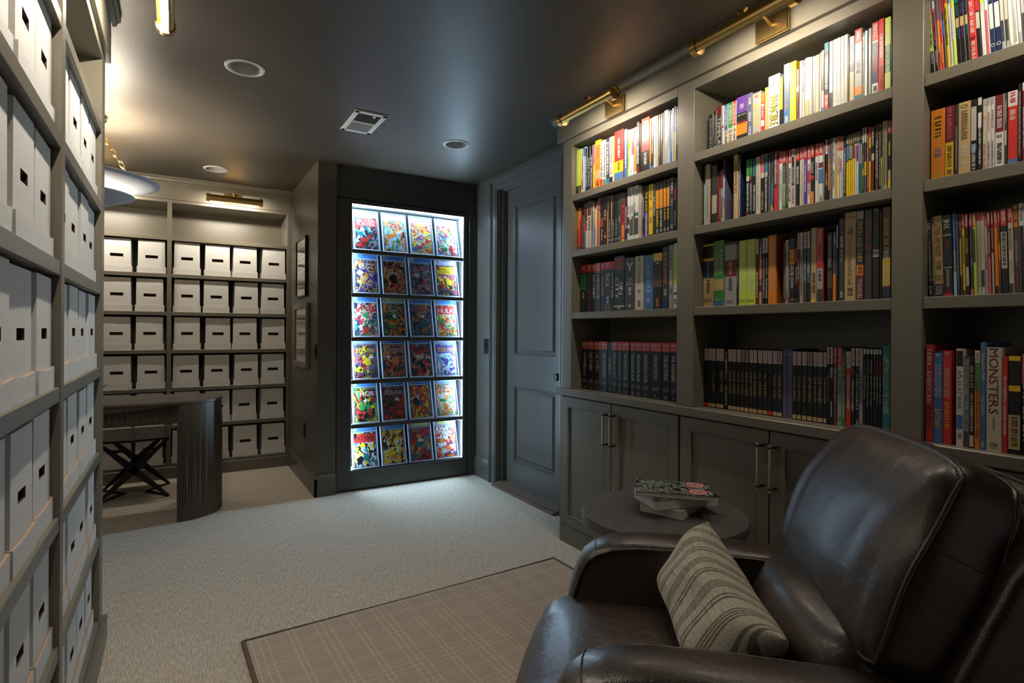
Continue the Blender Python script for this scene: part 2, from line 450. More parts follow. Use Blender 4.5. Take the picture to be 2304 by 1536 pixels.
# framed pictures on the partition
def picture(y0, y1, z0, z1, fw, fm, depth, label, seed):
    r = empty('framed_picture', (0.876, (y0+y1)/2, (z0+z1)/2), (0,0,R(-90))); tag(r, label, 'picture', 'pictures on the partition')
    w2, h2 = abs(y0-y1)/2, (z1-z0)/2
    b = MB()
    for q in ((-w2,w2,-h2,-h2+fw),(-w2,w2,h2-fw,h2),(-w2,-w2+fw,-h2+fw,h2-fw),(w2-fw,w2,-h2+fw,h2-fw)): b.box(q[0],q[1],-depth,-0.002,q[2],q[3])
    b.build('frame', fm, r, bevel=0.002)
    b = MB(); b.box(-w2+fw,w2-fw,-0.010,-0.004,-h2+fw,h2-fw); b.build('mat_board', mat('picture_paper', (0.5,0.48,0.42), 0.6), r)
    rr = random.Random(seed); b = MB()
    for k in range(9):
        zz = -h2+fw+0.05 + k*(2*h2-2*fw-0.1)/9
        b.box(-w2+fw+0.05, w2-fw-0.05-rr.random()*0.06, -0.0112, -0.0102, zz, zz+0.018)
    b.build('print_lines', mat('picture_ink', (0.2,0.19,0.16), 0.6), r)
    g = MB(); g.box(-w2+fw,w2-fw,-0.0155,-0.0135,-h2+fw,h2-fw); g.build('glass', GLASS, r)
def thin_glass(name, tint=(1,1,1), refl=1.0):
    M = bpy.data.materials.new(name); M.use_nodes = True; nt = M.node_tree; nt.nodes.clear()
    out = nt.nodes.new('ShaderNodeOutputMaterial'); mx = nt.nodes.new('ShaderNodeMixShader'); tr = nt.nodes.new('ShaderNodeBsdfTransparent')
    gl = nt.nodes.new('ShaderNodeBsdfGlossy'); fr = nt.nodes.new('ShaderNodeFresnel')
    ge = nt.nodes.new('ShaderNodeNewGeometry'); mr = nt.nodes.new('ShaderNodeMapRange')   # same reflectance from both faces of the sheet
    mr.inputs['To Min'].default_value = 1.45; mr.inputs['To Max'].default_value = 1/1.45
    nt.links.new(ge.outputs['Backfacing'], mr.inputs['Value']); nt.links.new(mr.outputs[0], fr.inputs['IOR'])
    tr.inputs['Color'].default_value = (*tint, 1); gl.inputs['Roughness'].default_value = 0.06
    gl.inputs['Color'].default_value = (refl, refl, refl, 1)
    nt.links.new(fr.outputs[0], mx.inputs[0]); nt.links.new(tr.outputs[0], mx.inputs[1]); nt.links.new(gl.outputs[0], mx.inputs[2]); nt.links.new(mx.outputs[0], out.inputs['Surface'])
    return M
GLASS = thin_glass('picture_glass')
ACRYL = thin_glass('clear_acrylic', (0.93, 0.95, 0.98), 0.6)
picture(4.947, 4.540, 1.470, 1.946, 0.014, BLACKM, 0.022, 'thin black framed print, upper of two on the partition', 3)
picture(5.012, 4.458, 0.912, 1.418, 0.042, GREYW, 0.026, 'wide grey wood framed print, lower of two on the partition', 4)

# ------------------------------------------------------------------ picture lights
def picture_light(loc, rotz, label, E, length=0.40):
    r = empty('picture_light', loc, (0,0,rotz)); tag(r, label, 'picture light', 'brass picture lights')
    y, rad, h = -0.185, 0.0275, length/2
    box('back_plate', -0.066, 0.066, -0.014, 0, 0.0, 0.082, BRASS, r, bevel=0.003)
    # slotted tube: open towards the shelf and down
    n = 30; half = R(60); ctr = R(-50)   # angle measured in (y, z)
    a0 = ctr + half; a1 = ctr - half + 2*math.pi
    b = MB(); vs = []; fs = []
    for k in range(n+1):
        a = a0 + (a1-a0)*k/n
        for rr in (rad, rad-0.0018):
            for x in (-h, h): vs.append((x, y+rr*math.cos(a), rr*math.sin(a)))
    for k in range(n):
        i, j = 4*k, 4*k+4
        fs += [(i,j,j+1,i+1), (i+2,i+3,j+3,j+2), (i,i+2,j+2,j), (i+1,j+1,j+3,i+3)]
    fs += [(0,1,3,2), (4*n,4*n+2,4*n+3,4*n+1)]
    b.add(vs, fs); b.build('tube', BRASS, r, smooth=True, angle=40)
    for s in (-1, 1):
        b = MB(); x = s*h
        b.lathe([(0,s*0.002),(0.021,s*0.002),(0.023,s*0.008),(0.032,s*0.008),(0.032,-s*0.018),(0.0,-s*0.018)], 28, (x,y,0), 'x')
        b.build('end_cap', BRASS, r, smooth=True, angle=30)
    d = Vector((0, math.cos(ctr), math.sin(ctr))); t = Vector((0, -math.sin(ctr), math.cos(ctr)))
    c = Vector((0, y, 0)) + d*0.008; b = MB()
    b.add([c+t*0.011+Vector((-h+.018,0,0)), c-t*0.011+Vector((-h+.018,0,0)), c-t*0.011+Vector((h-.018,0,0)), c+t*0.011+Vector((h-.018,0,0))], [(0,1,2,3)])
    b.build('lamp_strip', E, r)
    b = MB(); b.tube([(0,-0.012,0.045),(0,-0.05,0.062),(0,-0.10,0.068),(0,-0.15,0.058),(0,y,0.034)], 0.0055, 10); b.build('arm', BRASS, r, smooth=True)
    b = MB(); b.lathe([(0,0.046),(0.006,0.046),(0.012,0.040),(0.0135,0.034),(0.012,0.028),(0.007,0.024),(0.007,0.018)], 18, (0,y,0))
    b.tube([(0.010,y,0.037),(0.026,y,0.046)], 0.004, 8); b.tube([(-0.010,y,0.037),(-0.014,y,0.056)], 0.0035, 8)
    b.build('swivel_knob', BRASS, r, smooth=True)
    return r
for yy, lab in ((2.142,'brass picture light over the left bay of the right bookcase'), (1.277,'large brass picture light over the middle bay of the right bookcase'), (0.410,'brass picture light over the bay nearest the camera on the right bookcase')):
    picture_light((1.885, yy, 2.292), R(-90), lab, E_SHELF)
for xx, lab in ((0.410,'small brass picture light on the far wall case, above white boxes'), (-0.495,'brass picture light on the far wall case, left end behind the pendant')):
    picture_light((xx, 5.287, 2.268), 0, lab, E_FAR)
for yy, lab in ((2.17,'brass picture light at top left, glowing side towards the near box shelves'), (1.33,'brass picture light over the nearest bay of the left box shelves')):
    picture_light((-0.222, yy, 2.292), R(90), lab, E_LEFT)

# ------------------------------------------------------------------ right bookcase
XB, XBK = 1.913, 2.205
bc = empty('bookcase', (XB, 1.3, 0.88)); tag(bc, 'dark olive painted built-in bookcase with three bays full of books', 'bookcase')
def wbox(name, par, x0, x1, y0, y1, z0, z1, M=PAINT, bevel=0.0015):
    o = box(name, x0, x1, y0, y1, z0, z1, M, None, bevel)
    o.parent = par; o.location = -Vector(par.location)
    return o
for ya, yb in ((2.535,2.618), (1.667,1.759), (0.802,0.887), (-0.06,0.022)): wbox('post', bc, XB, XBK, ya, yb, 0.88, 2.435)
BAYS = {1:(1.759,2.535), 2:(0.887,1.667), 3:(0.022,0.802)}
for k, (ya, yb) in BAYS.items():
    for zt in (1.975, 1.660, 1.312): wbox('shelf', bc, XB+0.002, XBK-0.012, ya, yb, zt-0.035, zt)
    wbox('back_panel', bc, XBK-0.012, XBK, ya, yb, 0.88, 2.30)
    wbox('top_rail', bc, XB, XBK, ya, yb, 2.255, 2.30)
wbox('crown_fascia', bc, XB-0.022, XB+0.02, -0.06, 2.652, 2.294, 2.40)
b = MB(); b.prism([(XB-0.022,2.398),(XB-0.036,2.404),(XB-0.040,2.414),(XB-0.050,2.420),(XB-0.050,2.4352),(XB+0.02,2.4352),(XB+0.02,2.398)], -0.06, 2.675, 'xz')
o = b.build('crown_moulding', PAINT); o.parent = bc; o.location = -Vector(bc.location)
ct = box('countertop', XB-0.022, XBK, -0.10, 2.654, 0.842, 0.88, PAINT, bevel=0.003); tag(ct, 'continuous dark painted countertop under the right bookcase', 'countertop')
for zz, yy in ((1.52,1.50),): pass
def cabinet(y0, y1, label):
    r = empty('base_cabinet', (XB, (y0+y1)/2, 0)); tag(r, label, 'cabinet', 'base cabinets under the bookcase')
    wbox('body', r, XB+0.012, XBK, y0, y1, 0.0, 0.842, bevel=0)
    wbox('plinth', r, XB-0.001, XB+0.012, y0, y1, 0.0, 0.098)
    ym = (y0+y1)/2
    ends = (y1-0.024 if y1 > 2.6 else y1-0.004, y0+0.004)
    if y1 > 2.6: wbox('end_stile', r, XB, XB+0.012, y1-0.022, y1, 0.098, 0.842)
    for side, (a, c) in enumerate(((ym+0.003, ends[0]), (ends[1], ym-0.003))):
        dz0, dz1, st = 0.105, 0.834, 0.052
        b = MB()
        for q in ((a,c,dz0,dz0+st),(a,c,dz1-st,dz1),(a,a+st,dz0+st,dz1-st),(c-st,c,dz0+st,dz1-st)): b.box(XB-0.004, XB+0.011, *q)
        d = b.build('door', PAINT, bevel=0.001, seg=1); d.parent = r; d.location = -Vector(r.location)
        b = MB(); a2, c2, e0, e1 = a+st, c-st, dz0+st, dz1-st
        prev = None
        for ins, dep in ((0,-0.003),(0.005,-0.0045),(0.008,0.001),(0.009,0.006)):
            q = [(XB+dep,a2+ins,e0+ins),(XB+dep,c2-ins,e0+ins),(XB+dep,c2-ins,e1-ins),(XB+dep,a2+ins,e1-ins)]
            if prev: b.add(prev+q, [(i,(i+1)%4,4+(i+1)%4,4+i) for i in range(4)])
            prev = q
        b.add(prev, [(0,1,2,3)])
        p = b.build('door_panel', PAINT, d)
        hy = ym+0.026 if side == 0 else ym-0.026
        b = MB(); b.tube([(XB-0.036,hy,0.612),(XB-0.036,hy,0.792)], 0.0058, 14)
        hb = b.build('handle', BRASSD, d, smooth=True, angle=40)
        for hz in (0.626, 0.778):
            b = MB(); b.box(XB-0.042, XB-0.004, hy-0.005, hy+0.005, hz-0.004, hz+0.004); b.build('handle_post', BLACKM, d)
cabinet(1.740, 2.635, 'dark two-door base cabinet at the door end, round table partly before it')
cabinet(0.862, 1.735, 'middle dark two-door base cabinet, behind the round table and recliner')
cabinet(-0.06, 0.857, 'dark base cabinet nearest the camera, hidden behind the recliner back')

# ------------------------------------------------------------------ box shelving (far wall, left side)
def shelving(name, loc, rotz, label, posts, bays, tops, th, zopen, depth, crown, base, ends=(0,0)):
    r = empty(name, loc, (0,0,rotz)); tag(r, label, 'shelving')
    xa, xb = posts[0][0], posts[-1][1]
    for a, c in posts: box('post', a, c, 0, depth, base, 2.435, PAINT, r, 0.0015)
    for a, c in bays:
        for zt in tops: box('shelf', a, c, 0.002, depth-0.012, zt-th, zt, PAINT, r, 0.0015)
        box('back_panel', a, c, depth-0.012, depth, base, 2.3, PAINT, r, 0)
        box('top_rail', a, c, 0, depth, zopen, zopen+0.05, PAINT, r, 0.001)
    box('plinth', xa-ends[0], xb+ends[1], -0.014, depth, 0, base, PAINT, r, 0.003)
    box('crown_fascia', xa-ends[0], xb+ends[1], -0.016, 0.02, crown, 2.40, PAINT, r, 0.002)
    b = MB(); b.prism([(-0.016,2.396),(-0.03,2.402),(-0.034,2.414),(-0.044,2.420),(-0.044,2.4352),(0.02,2.4352),(0.02,2.396)], xa-ends[0], xb+ends[1]*2.2, 'yz')
    b.build('crown_moulding', PAINT, r)
    return r
FT = [0.120, 0.431, 0.733, 1.041, 1.349, 1.656, 1.957]
shelving('box_shelving', (0, 5.304, 0), 0, 'dark built-in shelving on the far wall holding rows of white boxes',
         [(-0.98,-0.94),(-0.065,-0.033),(0.844,0.8755)], [(-0.94,-0.065),(-0.033,0.844)], FT, 0.030, 2.233, 0.405, 2.256, 0.095)
LT = [0.122, 0.436, 0.748, 1.061, 1.366, 1.673, 1.963]
shelving('box_shelving', (-0.238, 0, 0), R(90), 'dark built-in shelving along the left edge with close white boxes',
         [(0.03,0.115),(0.89,0.930),(1.718,1.764),(2.555,2.645)], [(0.115,0.89),(0.930,1.718),(1.764,2.555)], LT, 0.036, 2.20, 0.42, 2.235, 0.095, (0,0.03))

# ------------------------------------------------------------------ lit display case for graded comics
YC = 4.204
dc = empty('display_case', (1.588, YC, 0)); tag(dc, 'tall recessed display case with cool led edge light and six ledges', 'display case')
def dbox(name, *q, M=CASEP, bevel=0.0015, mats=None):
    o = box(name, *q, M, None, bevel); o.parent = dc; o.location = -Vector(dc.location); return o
INNER = mat('case_inner_white', (0.55, 0.6, 0.62), 0.5)
BACKD = mat('case_back_dark', (0.05, 0.055, 0.07), 0.5)
XL_, XR_, ZB, ZT = 1.125, 2.052, 0.154, 2.150
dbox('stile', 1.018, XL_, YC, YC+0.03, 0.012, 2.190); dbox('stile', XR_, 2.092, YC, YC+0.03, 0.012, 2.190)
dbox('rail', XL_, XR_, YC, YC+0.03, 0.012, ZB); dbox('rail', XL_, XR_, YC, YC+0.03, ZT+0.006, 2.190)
dbox('bead', XL_-0.012, XL_-0.009, YC-0.0015, YC+0.001, ZB-0.01, ZT+0.012, M=TRIMP, bevel=0); dbox('bead', XR_+0.009, XR_+0.012, YC-0.0015, YC+0.001, ZB-0.01, ZT+0.012, M=TRIMP, bevel=0)
DB = 4.355
dbox('side_panel', XL_-0.012, XL_, YC+0.03, DB, ZB-0.02, ZT+0.02, M=INNER, bevel=0); dbox('side_panel', XR_, XR_+0.012, YC+0.03, DB, ZB-0.02, ZT+0.02, M=INNER, bevel=0)
dbox('side_lip', XL_-0.001, XL_+0.0012, YC+0.002, YC+0.03, ZB, ZT, M=INNER, bevel=0); dbox('side_lip', XR_-0.0012, XR_+0.001, YC+0.002, YC+0.03, ZB, ZT, M=INNER, bevel=0)
dbox('top_panel', XL_, XR_, YC+0.03, DB, ZT+0.006, ZT+0.02, M=INNER, bevel=0)
dbox('bottom_panel', XL_, XR_, YC+0.002, DB, ZB-0.016, ZB, M=INNER, bevel=0)
dbox('back_panel', XL_, XR_, DB, DB+0.012, ZB, ZT, M=BACKD, bevel=0)
LEDGE = [1.818, 1.488, 1.156, 0.833, 0.499]
for zt in LEDGE: dbox('ledge', XL_+0.003, XR_-0.003, YC+0.004, YC+0.060, zt-0.030, zt)
# led strip round the opening: down-facing top run behind a thin diffuser edge, in-facing runs on both jambs
def led(vs, M, name='led_strip'):
    b = MB(); b.add(vs, [(0,1,2,3)]); o = b.build(name, M); o.parent = dc; o.location = -Vector(dc.location)
led([(XL_+.002,YC+.006,ZT-.002),(XR_-.002,YC+.006,ZT-.002),(XR_-.002,YC+.0125,ZT-.002),(XL_+.002,YC+.0125,ZT-.002)], E_LED)
b = MB(); b.box(XL_+0.002, XR_-0.002, YC+0.003, YC+0.0055, ZT-0.008, ZT+0.006); o = b.build('led_diffuser', E_LEDF); o.parent = dc; o.location = -Vector(dc.location)
for xx in (XL_+0.0018, XR_-0.0018):
    zz = [ZB] + [z for t in reversed(LEDGE) for z in (t-0.031, t+0.001)] + [ZT-0.010]
    for z0, z1 in zip(zz[0::2], zz[1::2]): led([(xx,YC+.014,z0),(xx,YC+.026,z0),(xx,YC+.026,z1),(xx,YC+.014,z1)], E_LED)
# ------------------------------------------------------------------ comic storage boxes
def ordinal(n):
    o = ['first','second','third','fourth','fifth','sixth','seventh','eighth','ninth','tenth','eleventh','twelfth','thirteenth','fourteenth','fifteenth','sixteenth','seventeenth','eighteenth','nineteenth']
    t = ['','','twentieth','thirtieth','fortieth','fiftieth','sixtieth','seventieth','eightieth']
    tt = ['','','twenty','thirty','forty','fifty','sixty','seventy','eighty']
    if n < 20: return o[n-1]
    return t[n//10] if n % 10 == 0 else tt[n//10] + '-' + o[n%10-1]
CARDEDGE = mat('cardboard_edge', (0.42, 0.28, 0.19), 0.8)
def box_meshes(w, h, d, tray, holew):
    b = MB(); w2 = w/2; t = 0.014
    tw = w2-0.003                      # slightly narrower at the top
    hz0, hz1, hw = h*0.50-0.012, h*0.50+0.012, holew/2
    def X(x, z): return x * (1 - (1-tw/w2)*z/h)
    # front face as a frame round the hand hole
    xs = [-w2,-hw,hw,w2]; zs = [0.003,hz0,hz1,h]
    for i in range(3):
        for j in range(3):
            if i == 1 and j == 1: continue
            q = [(X(xs[i],zs[j]),0,zs[j]),(X(xs[i+1],zs[j]),0,zs[j]),(X(xs[i+1],zs[j+1]),0,zs[j+1]),(X(xs[i],zs[j+1]),0,zs[j+1])]
            b.add(q, [(0,1,2,3)])
    A = [(-w2,0,.003),(w2,0,.003),(tw,0,h),(-tw,0,h)]; B = [(x,d,z) for x,_,z in A]
    b.add(A+B, [(1,5,6,2),(5,4,7,6),(4,0,3,7),(3,2,6,7),(0,4,5,1)])
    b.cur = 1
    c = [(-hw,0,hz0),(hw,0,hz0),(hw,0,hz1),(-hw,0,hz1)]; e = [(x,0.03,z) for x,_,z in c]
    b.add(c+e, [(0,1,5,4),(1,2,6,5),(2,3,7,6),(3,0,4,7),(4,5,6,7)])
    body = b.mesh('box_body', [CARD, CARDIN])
    b = MB(); T = 0.006; w3 = w2+0.006; dip = 0.005; n = 6
    def wall_(p0, p1, q0, q1):
        vs = []
        for k in range(n+1):
            f = k/n; z = tray - dip*math.sin(math.pi*f)
            po = [p0[i]+(p1[i]-p0[i])*f for i in (0,1)]; pi = [q0[i]+(q1[i]-q0[i])*f for i in (0,1)]
            vs += [(po[0],po[1],0),(po[0],po[1],z),(pi[0],pi[1],z),(pi[0],pi[1],0)]
        fs = []
        for k in range(n):
            i, j = 4*k, 4*k+4; fs += [(i,j,j+1,i+1),(i+2,j+2,j+3,i+3)]
        b.cur = 0; b.add(vs, fs); b.cur = 1; b.add(vs, [(4*k+1,4*k+5,4*k+6,4*k+2) for k in range(n)]); b.cur = 0
    i3 = w2+0.0012
    wall_((-w3,-T),(w3,-T),(-i3,-.0012),(i3,-.0012)); wall_((w3,-T),(w3,d),(i3,-.0012),(i3,d)); wall_((-w3,d),(-w3,-T),(-i3,d),(-i3,-.0012))
    b.add([(-w3,-T,0),(w3,-T,0),(w3,d,0),(-w3,d,0)], [(0,1,2,3)])
    tr = b.mesh('box_tray', [CARD, CARDEDGE])
    return body, tr
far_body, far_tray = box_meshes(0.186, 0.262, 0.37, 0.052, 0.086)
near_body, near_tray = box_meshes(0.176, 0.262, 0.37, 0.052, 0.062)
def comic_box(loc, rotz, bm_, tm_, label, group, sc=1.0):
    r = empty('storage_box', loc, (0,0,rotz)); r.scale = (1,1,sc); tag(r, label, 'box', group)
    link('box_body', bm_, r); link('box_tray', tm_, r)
rr = random.Random(11)
ROWN = ['bottom','fifth','fourth','third','second','top']
for bay, (a, c) in enumerate(((-0.94,-0.065),(-0.033,0.844))):
    for ri, zt in enumerate(FT[:6]):
        for k in range(4):
            p = (c-a)/4; x = a + p*(k+0.5) + rr.uniform(-0.008,0.008)
            comic_box((x, 5.318+rr.uniform(0,0.006), zt), R(rr.uniform(-.8,.8)), far_body, far_tray,
                'white comic box, %s from left, %s box row, %s bay of far wall' % (ordinal(k+1), ROWN[ri], ('left','right')[bay]), 'white boxes on the far wall', rr.uniform(0.99,1.012))
for bay, (a, c) in enumerate(((0.930,1.718),(1.764,2.555))):
    for ri, zt in enumerate(LT[:6]):
        for k in range(4):
            p = (c-a)/4; yv = a + p*(k+0.5) + rr.uniform(-0.003,0.003)
            comic_box((-0.254-rr.uniform(0,0.006), yv, zt), R(90+rr.uniform(-.7,.7)), near_body, near_tray,
                'white comic box, %s from camera, %s box row, %s bay at the left' % (ordinal(k+1), ROWN[ri], ('near','farther')[bay]), 'white boxes on the left shelving', rr.uniform(0.985,1.01))

# ------------------------------------------------------------------ colours of printed things
PAL = {'k':(.012,.012,.013),'w':(.62,.61,.58),'c':(.54,.48,.37),'r':(.55,.03,.025),'d':(.16,.016,.018),'b':(.06,.16,.38),'n':(.014,.026,.075),'g':(.035,.24,.055),
       'y':(.74,.50,.015),'o':(.72,.22,.02),'p':(.12,.045,.28),'m':(.58,.11,.17),'t':(.02,.15,.18),'s':(.34,.34,.34),'e':(.045,.047,.05),'l':(.36,.58,.78),
       'u':(.10,.05,.035),'a':(.50,.36,.17),'v':(.52,.66,.08),'i':(.10,.10,.19)}
CNAME = {'k':'black','w':'white','c':'cream','r':'red','d':'dark red','b':'blue','n':'navy','g':'green','y':'yellow','o':'orange','p':'purple','m':'pink','t':'teal','s':'grey',
         'e':'charcoal','l':'light blue','u':'brown','a':'tan','v':'lime green','i':'slate blue','O':'black','M':'black','N':'black'}
def ink(c): return mat('print_' + CNAME[c].replace(' ', '_'), PAL[c], 0.34, spec=0.5)
def flat(name, vs, fs, M, parent):
    me = bpy.data.meshes.new(name); me.from_pydata(vs, [], fs); me.materials.append(M); return link(name, me, parent)
prep_glyphs('ABCDEFGHIJKLMNOPQRSTUVWXYZabcdefghijklmnopqrstuvwxyz0123456789-!:.')

# ------------------------------------------------------------------ graded comics in acrylic slabs
SLABS = [
 [('6.0','l','k','rts','SILVER/SURFER','w','r'),('6.0','m','l','gok','X-MEN','r',None),('9.4','l','y','brw','SPIDER-MAN','r',None),('9.8','l','w','grb','HULK','o',None)],
 [('7.0','b','n','oap','Fantastic/Four','c',None),('1.5','b','a','rko','','d',None),('','b','s','eim','','m',None),('.5','m','k','yri','Detective/COMICS','k','y')],
 [('5.0','b','c','rng','AVENGERS','r',None),('7.0','v','k','goe','CAPTAIN/AMERICA','c',None),('6.5','b','n','ito','','m',None),('4.0','b','c','gry','HULK','w','r')],
 [('8.0','l','k','yir','SPIDER-MAN','y',None),('','b','n','rot','IRON MAN','c',None),('5.5','b','e','krc','SPIDER-MAN','r',None),('6.5','m','l','tpw','SPIDER-MAN','y','p')],
 [('','b','k','rgy','THOR','w',None),('4.5','b','d','rku','SPIDER-MAN','c',None),('4.0','b','y','nrt','SPIDER-MAN','r',None),('4.5','l','c','gow','Fantastic/Four','r',None)],
 [('1.5','b','w','tky','BAT MAN','k','r'),('4.0','b','k','oyw','BAT MAN','d',None),('9.5','v','d','rto','','r',None),('7.5','v','r','own','SHIELD','w',None)]]
def art(bg, pal, seed):
    M = mat('cover_art_%d' % seed, PAL[bg], 0.4)
    h = NT(M); tc = h.n('TexCoord'); mp = h.n('Mapping'); mp.inputs['Location'].default_value = (seed*3.1, 0, seed*1.7)
    mp.inputs['Scale'].default_value = (1, 1, 0.8); h.l(tc.outputs['Object'], mp.inputs[0])
    n1 = h.n('TexNoise', Scale=11.0, Detail=1.0, Distortion=0.5); h.l(mp.outputs[0], n1.inputs['Vector'])
    vo = h.n('TexVoronoi', Scale=46.0); h.l(mp.outputs[0], vo.inputs['Vector'])
    rp = h.n('ValToRGB'); rp.color_ramp.interpolation = 'CONSTANT'
    cols = [bg, pal[0], bg, pal[1], pal[2], bg, pal[0], pal[1]]
    f = h.math('MULTIPLY_ADD', h.n('SeparateXYZ').outputs[0], 0.0, 0.0)
    sv = h.n('SeparateColor'); h.l(vo.outputs['Color'], sv.inputs[0])
    f = h.math('MULTIPLY_ADD', n1.outputs['Fac'], 1.15, h.math('MULTIPLY_ADD', sv.outputs[0], 0.2, -0.17))
    el = rp.color_ramp.elements
    while len(el) < 8: el.new(0.5)
    for k, (p, cc) in enumerate(zip((0.0,0.3,0.38,0.46,0.55,0.62,0.70,0.80), cols)):
        el[k].position = p; el[k].color = (*PAL[cc], 1)
    h.l(f, rp.inputs[0])
    h.l(rp.outputs[0], h.b.inputs['Base Color'])
    return M
LABC = {'b':(.10,.30,.72),'l':(.45,.66,.85),'m':(.62,.55,.80),'v':(.70,.72,.30)}
EDGE = mat('acrylic_edge', (0.42,0.5,0.68), 0.25, spec=0.6)
TILT = R(13.5)
def slab(col, row, spec, zb):
    grade, lab, bg, pal, title, tcol, tband = spec
    sw, sh, th = 0.203, 0.326, 0.010
    x = 1.125 + 0.012 + (0.927-0.024)*(col+0.5)/4
    y0 = YC + 0.028
    r = empty('graded_comic', (x, y0, zb + 0.001), (-TILT,0,0))
    rn = ('top','second','third','fourth','fifth','bottom')[row]
    tag(r, '%s comic cover with %s accents in clear slab, %s ledge, %s from left' % (CNAME[bg], CNAME[pal[0]], rn, ordinal(col+1)), 'comic book', 'graded comics in the lit case')
    w2 = sw/2; e = 0.007
    b = MB()
    for q in ((-w2,-w2+e,0,sh),(w2-e,w2,0,sh),(-w2+e,w2-e,0,e),(-w2+e,w2-e,sh-e,sh),(-w2+e,w2-e,0.276,0.279)): b.box(q[0],q[1],-th/2,th/2,q[2],q[3])
    c = b.build('case_rim', EDGE, r, bevel=0.0012, seg=1)
    b = MB(); b.box(-w2+e,w2-e,-0.0046,-0.0040,e,sh-e); b.build('case_front', ACRYL, c)
    b = MB(); b.box(-w2+e,w2-e,0.003,0.0044,e,sh-e); b.build('case_back', mat('slab_back', (0.30,0.36,0.48), 0.5), c)
    b = MB(); b.box(-w2+e+.003,w2-e-.003,-0.0018,0.002,0.283,sh-e-.002); lb = b.build('grade_label', mat('label_'+lab, LABC[lab], 0.5), r)
    vs = [(-w2+.013,-.0021,.286),(-w2+.043,-.0021,.286),(-w2+.043,-.0021,.314),(-w2+.013,-.0021,.314)]
    flat('label_corner', vs, [(0,1,2,3)], ink('w'), lb)
    if grade:
        tv, tf = text_geo(grade, 0.022, 0.020); flat('grade_number', [(a-w2+.028,-.0025,c2+.300) for a, c2 in tv], tf, ink('k'), lb)
    rnd = random.Random(row*9+col)
    pv, pf = print_geo(0.07, 0.006, rnd); flat('label_print', [(a+.015,-.0023,c2+.308) for a, c2 in pv], pf, ink('n'), lb)
    cw, ch = 0.168, 0.258
    b = MB(); b.box(-cw/2,cw/2,-0.0022,0.0026,0.011,0.011+ch); cv = b.build('cover', art(bg, pal, row*4+col+1), r)
    zt = 0.011+ch
    if tband:
        flat('title_band', [(-cw/2,-.0025,zt-.075),(cw/2,-.0025,zt-.075),(cw/2,-.0025,zt-.012),(-cw/2,-.0025,zt-.012)], [(0,1,2,3)], ink(tband), cv)
    if title: tv, tf = text_geo(title, cw*0.86, 0.056 if '/' in title else 0.046)
    else: tv, tf = print_geo(cw*0.8, 0.034, rnd)
    flat('cover_title', [(a,-.0029,c2+zt-.044) for a, c2 in tv], tf, ink(tcol), cv)
    pv, pf = print_geo(cw*0.7, 0.006, rnd); flat('cover_strapline', [(a,-.0029,c2+zt-.008) for a, c2 in pv], pf, ink('c' if bg in 'kned' else 'k'), cv)
    flat('corner_box', [(-cw/2+.003,-.0027,zt-.04),(-cw/2+.025,-.0027,zt-.04),(-cw/2+.025,-.0027,zt-.003),(-cw/2+.003,-.0027,zt-.003)], [(0,1,2,3)], ink(pal[1]), cv)
    # a speech-balloon shape and a block of colour lower on the cover
    for nm, cc in (('cover_balloon', 'w' if bg not in 'wc' else pal[2]), ('cover_shape', pal[0]), ('cover_shape', pal[1])):
        ax, az = rnd.uniform(-.045,.045), rnd.uniform(.05,.15); rx, rz = rnd.uniform(.015,.032), rnd.uniform(.012,.035)
        if nm == 'cover_balloon': rx, rz, az = rx*.8, rz*.55, .17
        n = 14; ph = rnd.random()*6
        vs = [(ax+rx*(1+.25*math.sin(3*2*math.pi*k/n+ph))*math.cos(2*math.pi*k/n), -.0026-.0001*len(cv.children), az+rz*(1+.25*math.sin(2*2*math.pi*k/n+ph))*math.sin(2*math.pi*k/n)) for k in range(n)]
        flat(nm, vs, [tuple(range(n))], ink(cc), cv)
for row, zb in enumerate(LEDGE + [ZB]):
    for col in range(4): slab(col, row, SLABS[row][col], zb)

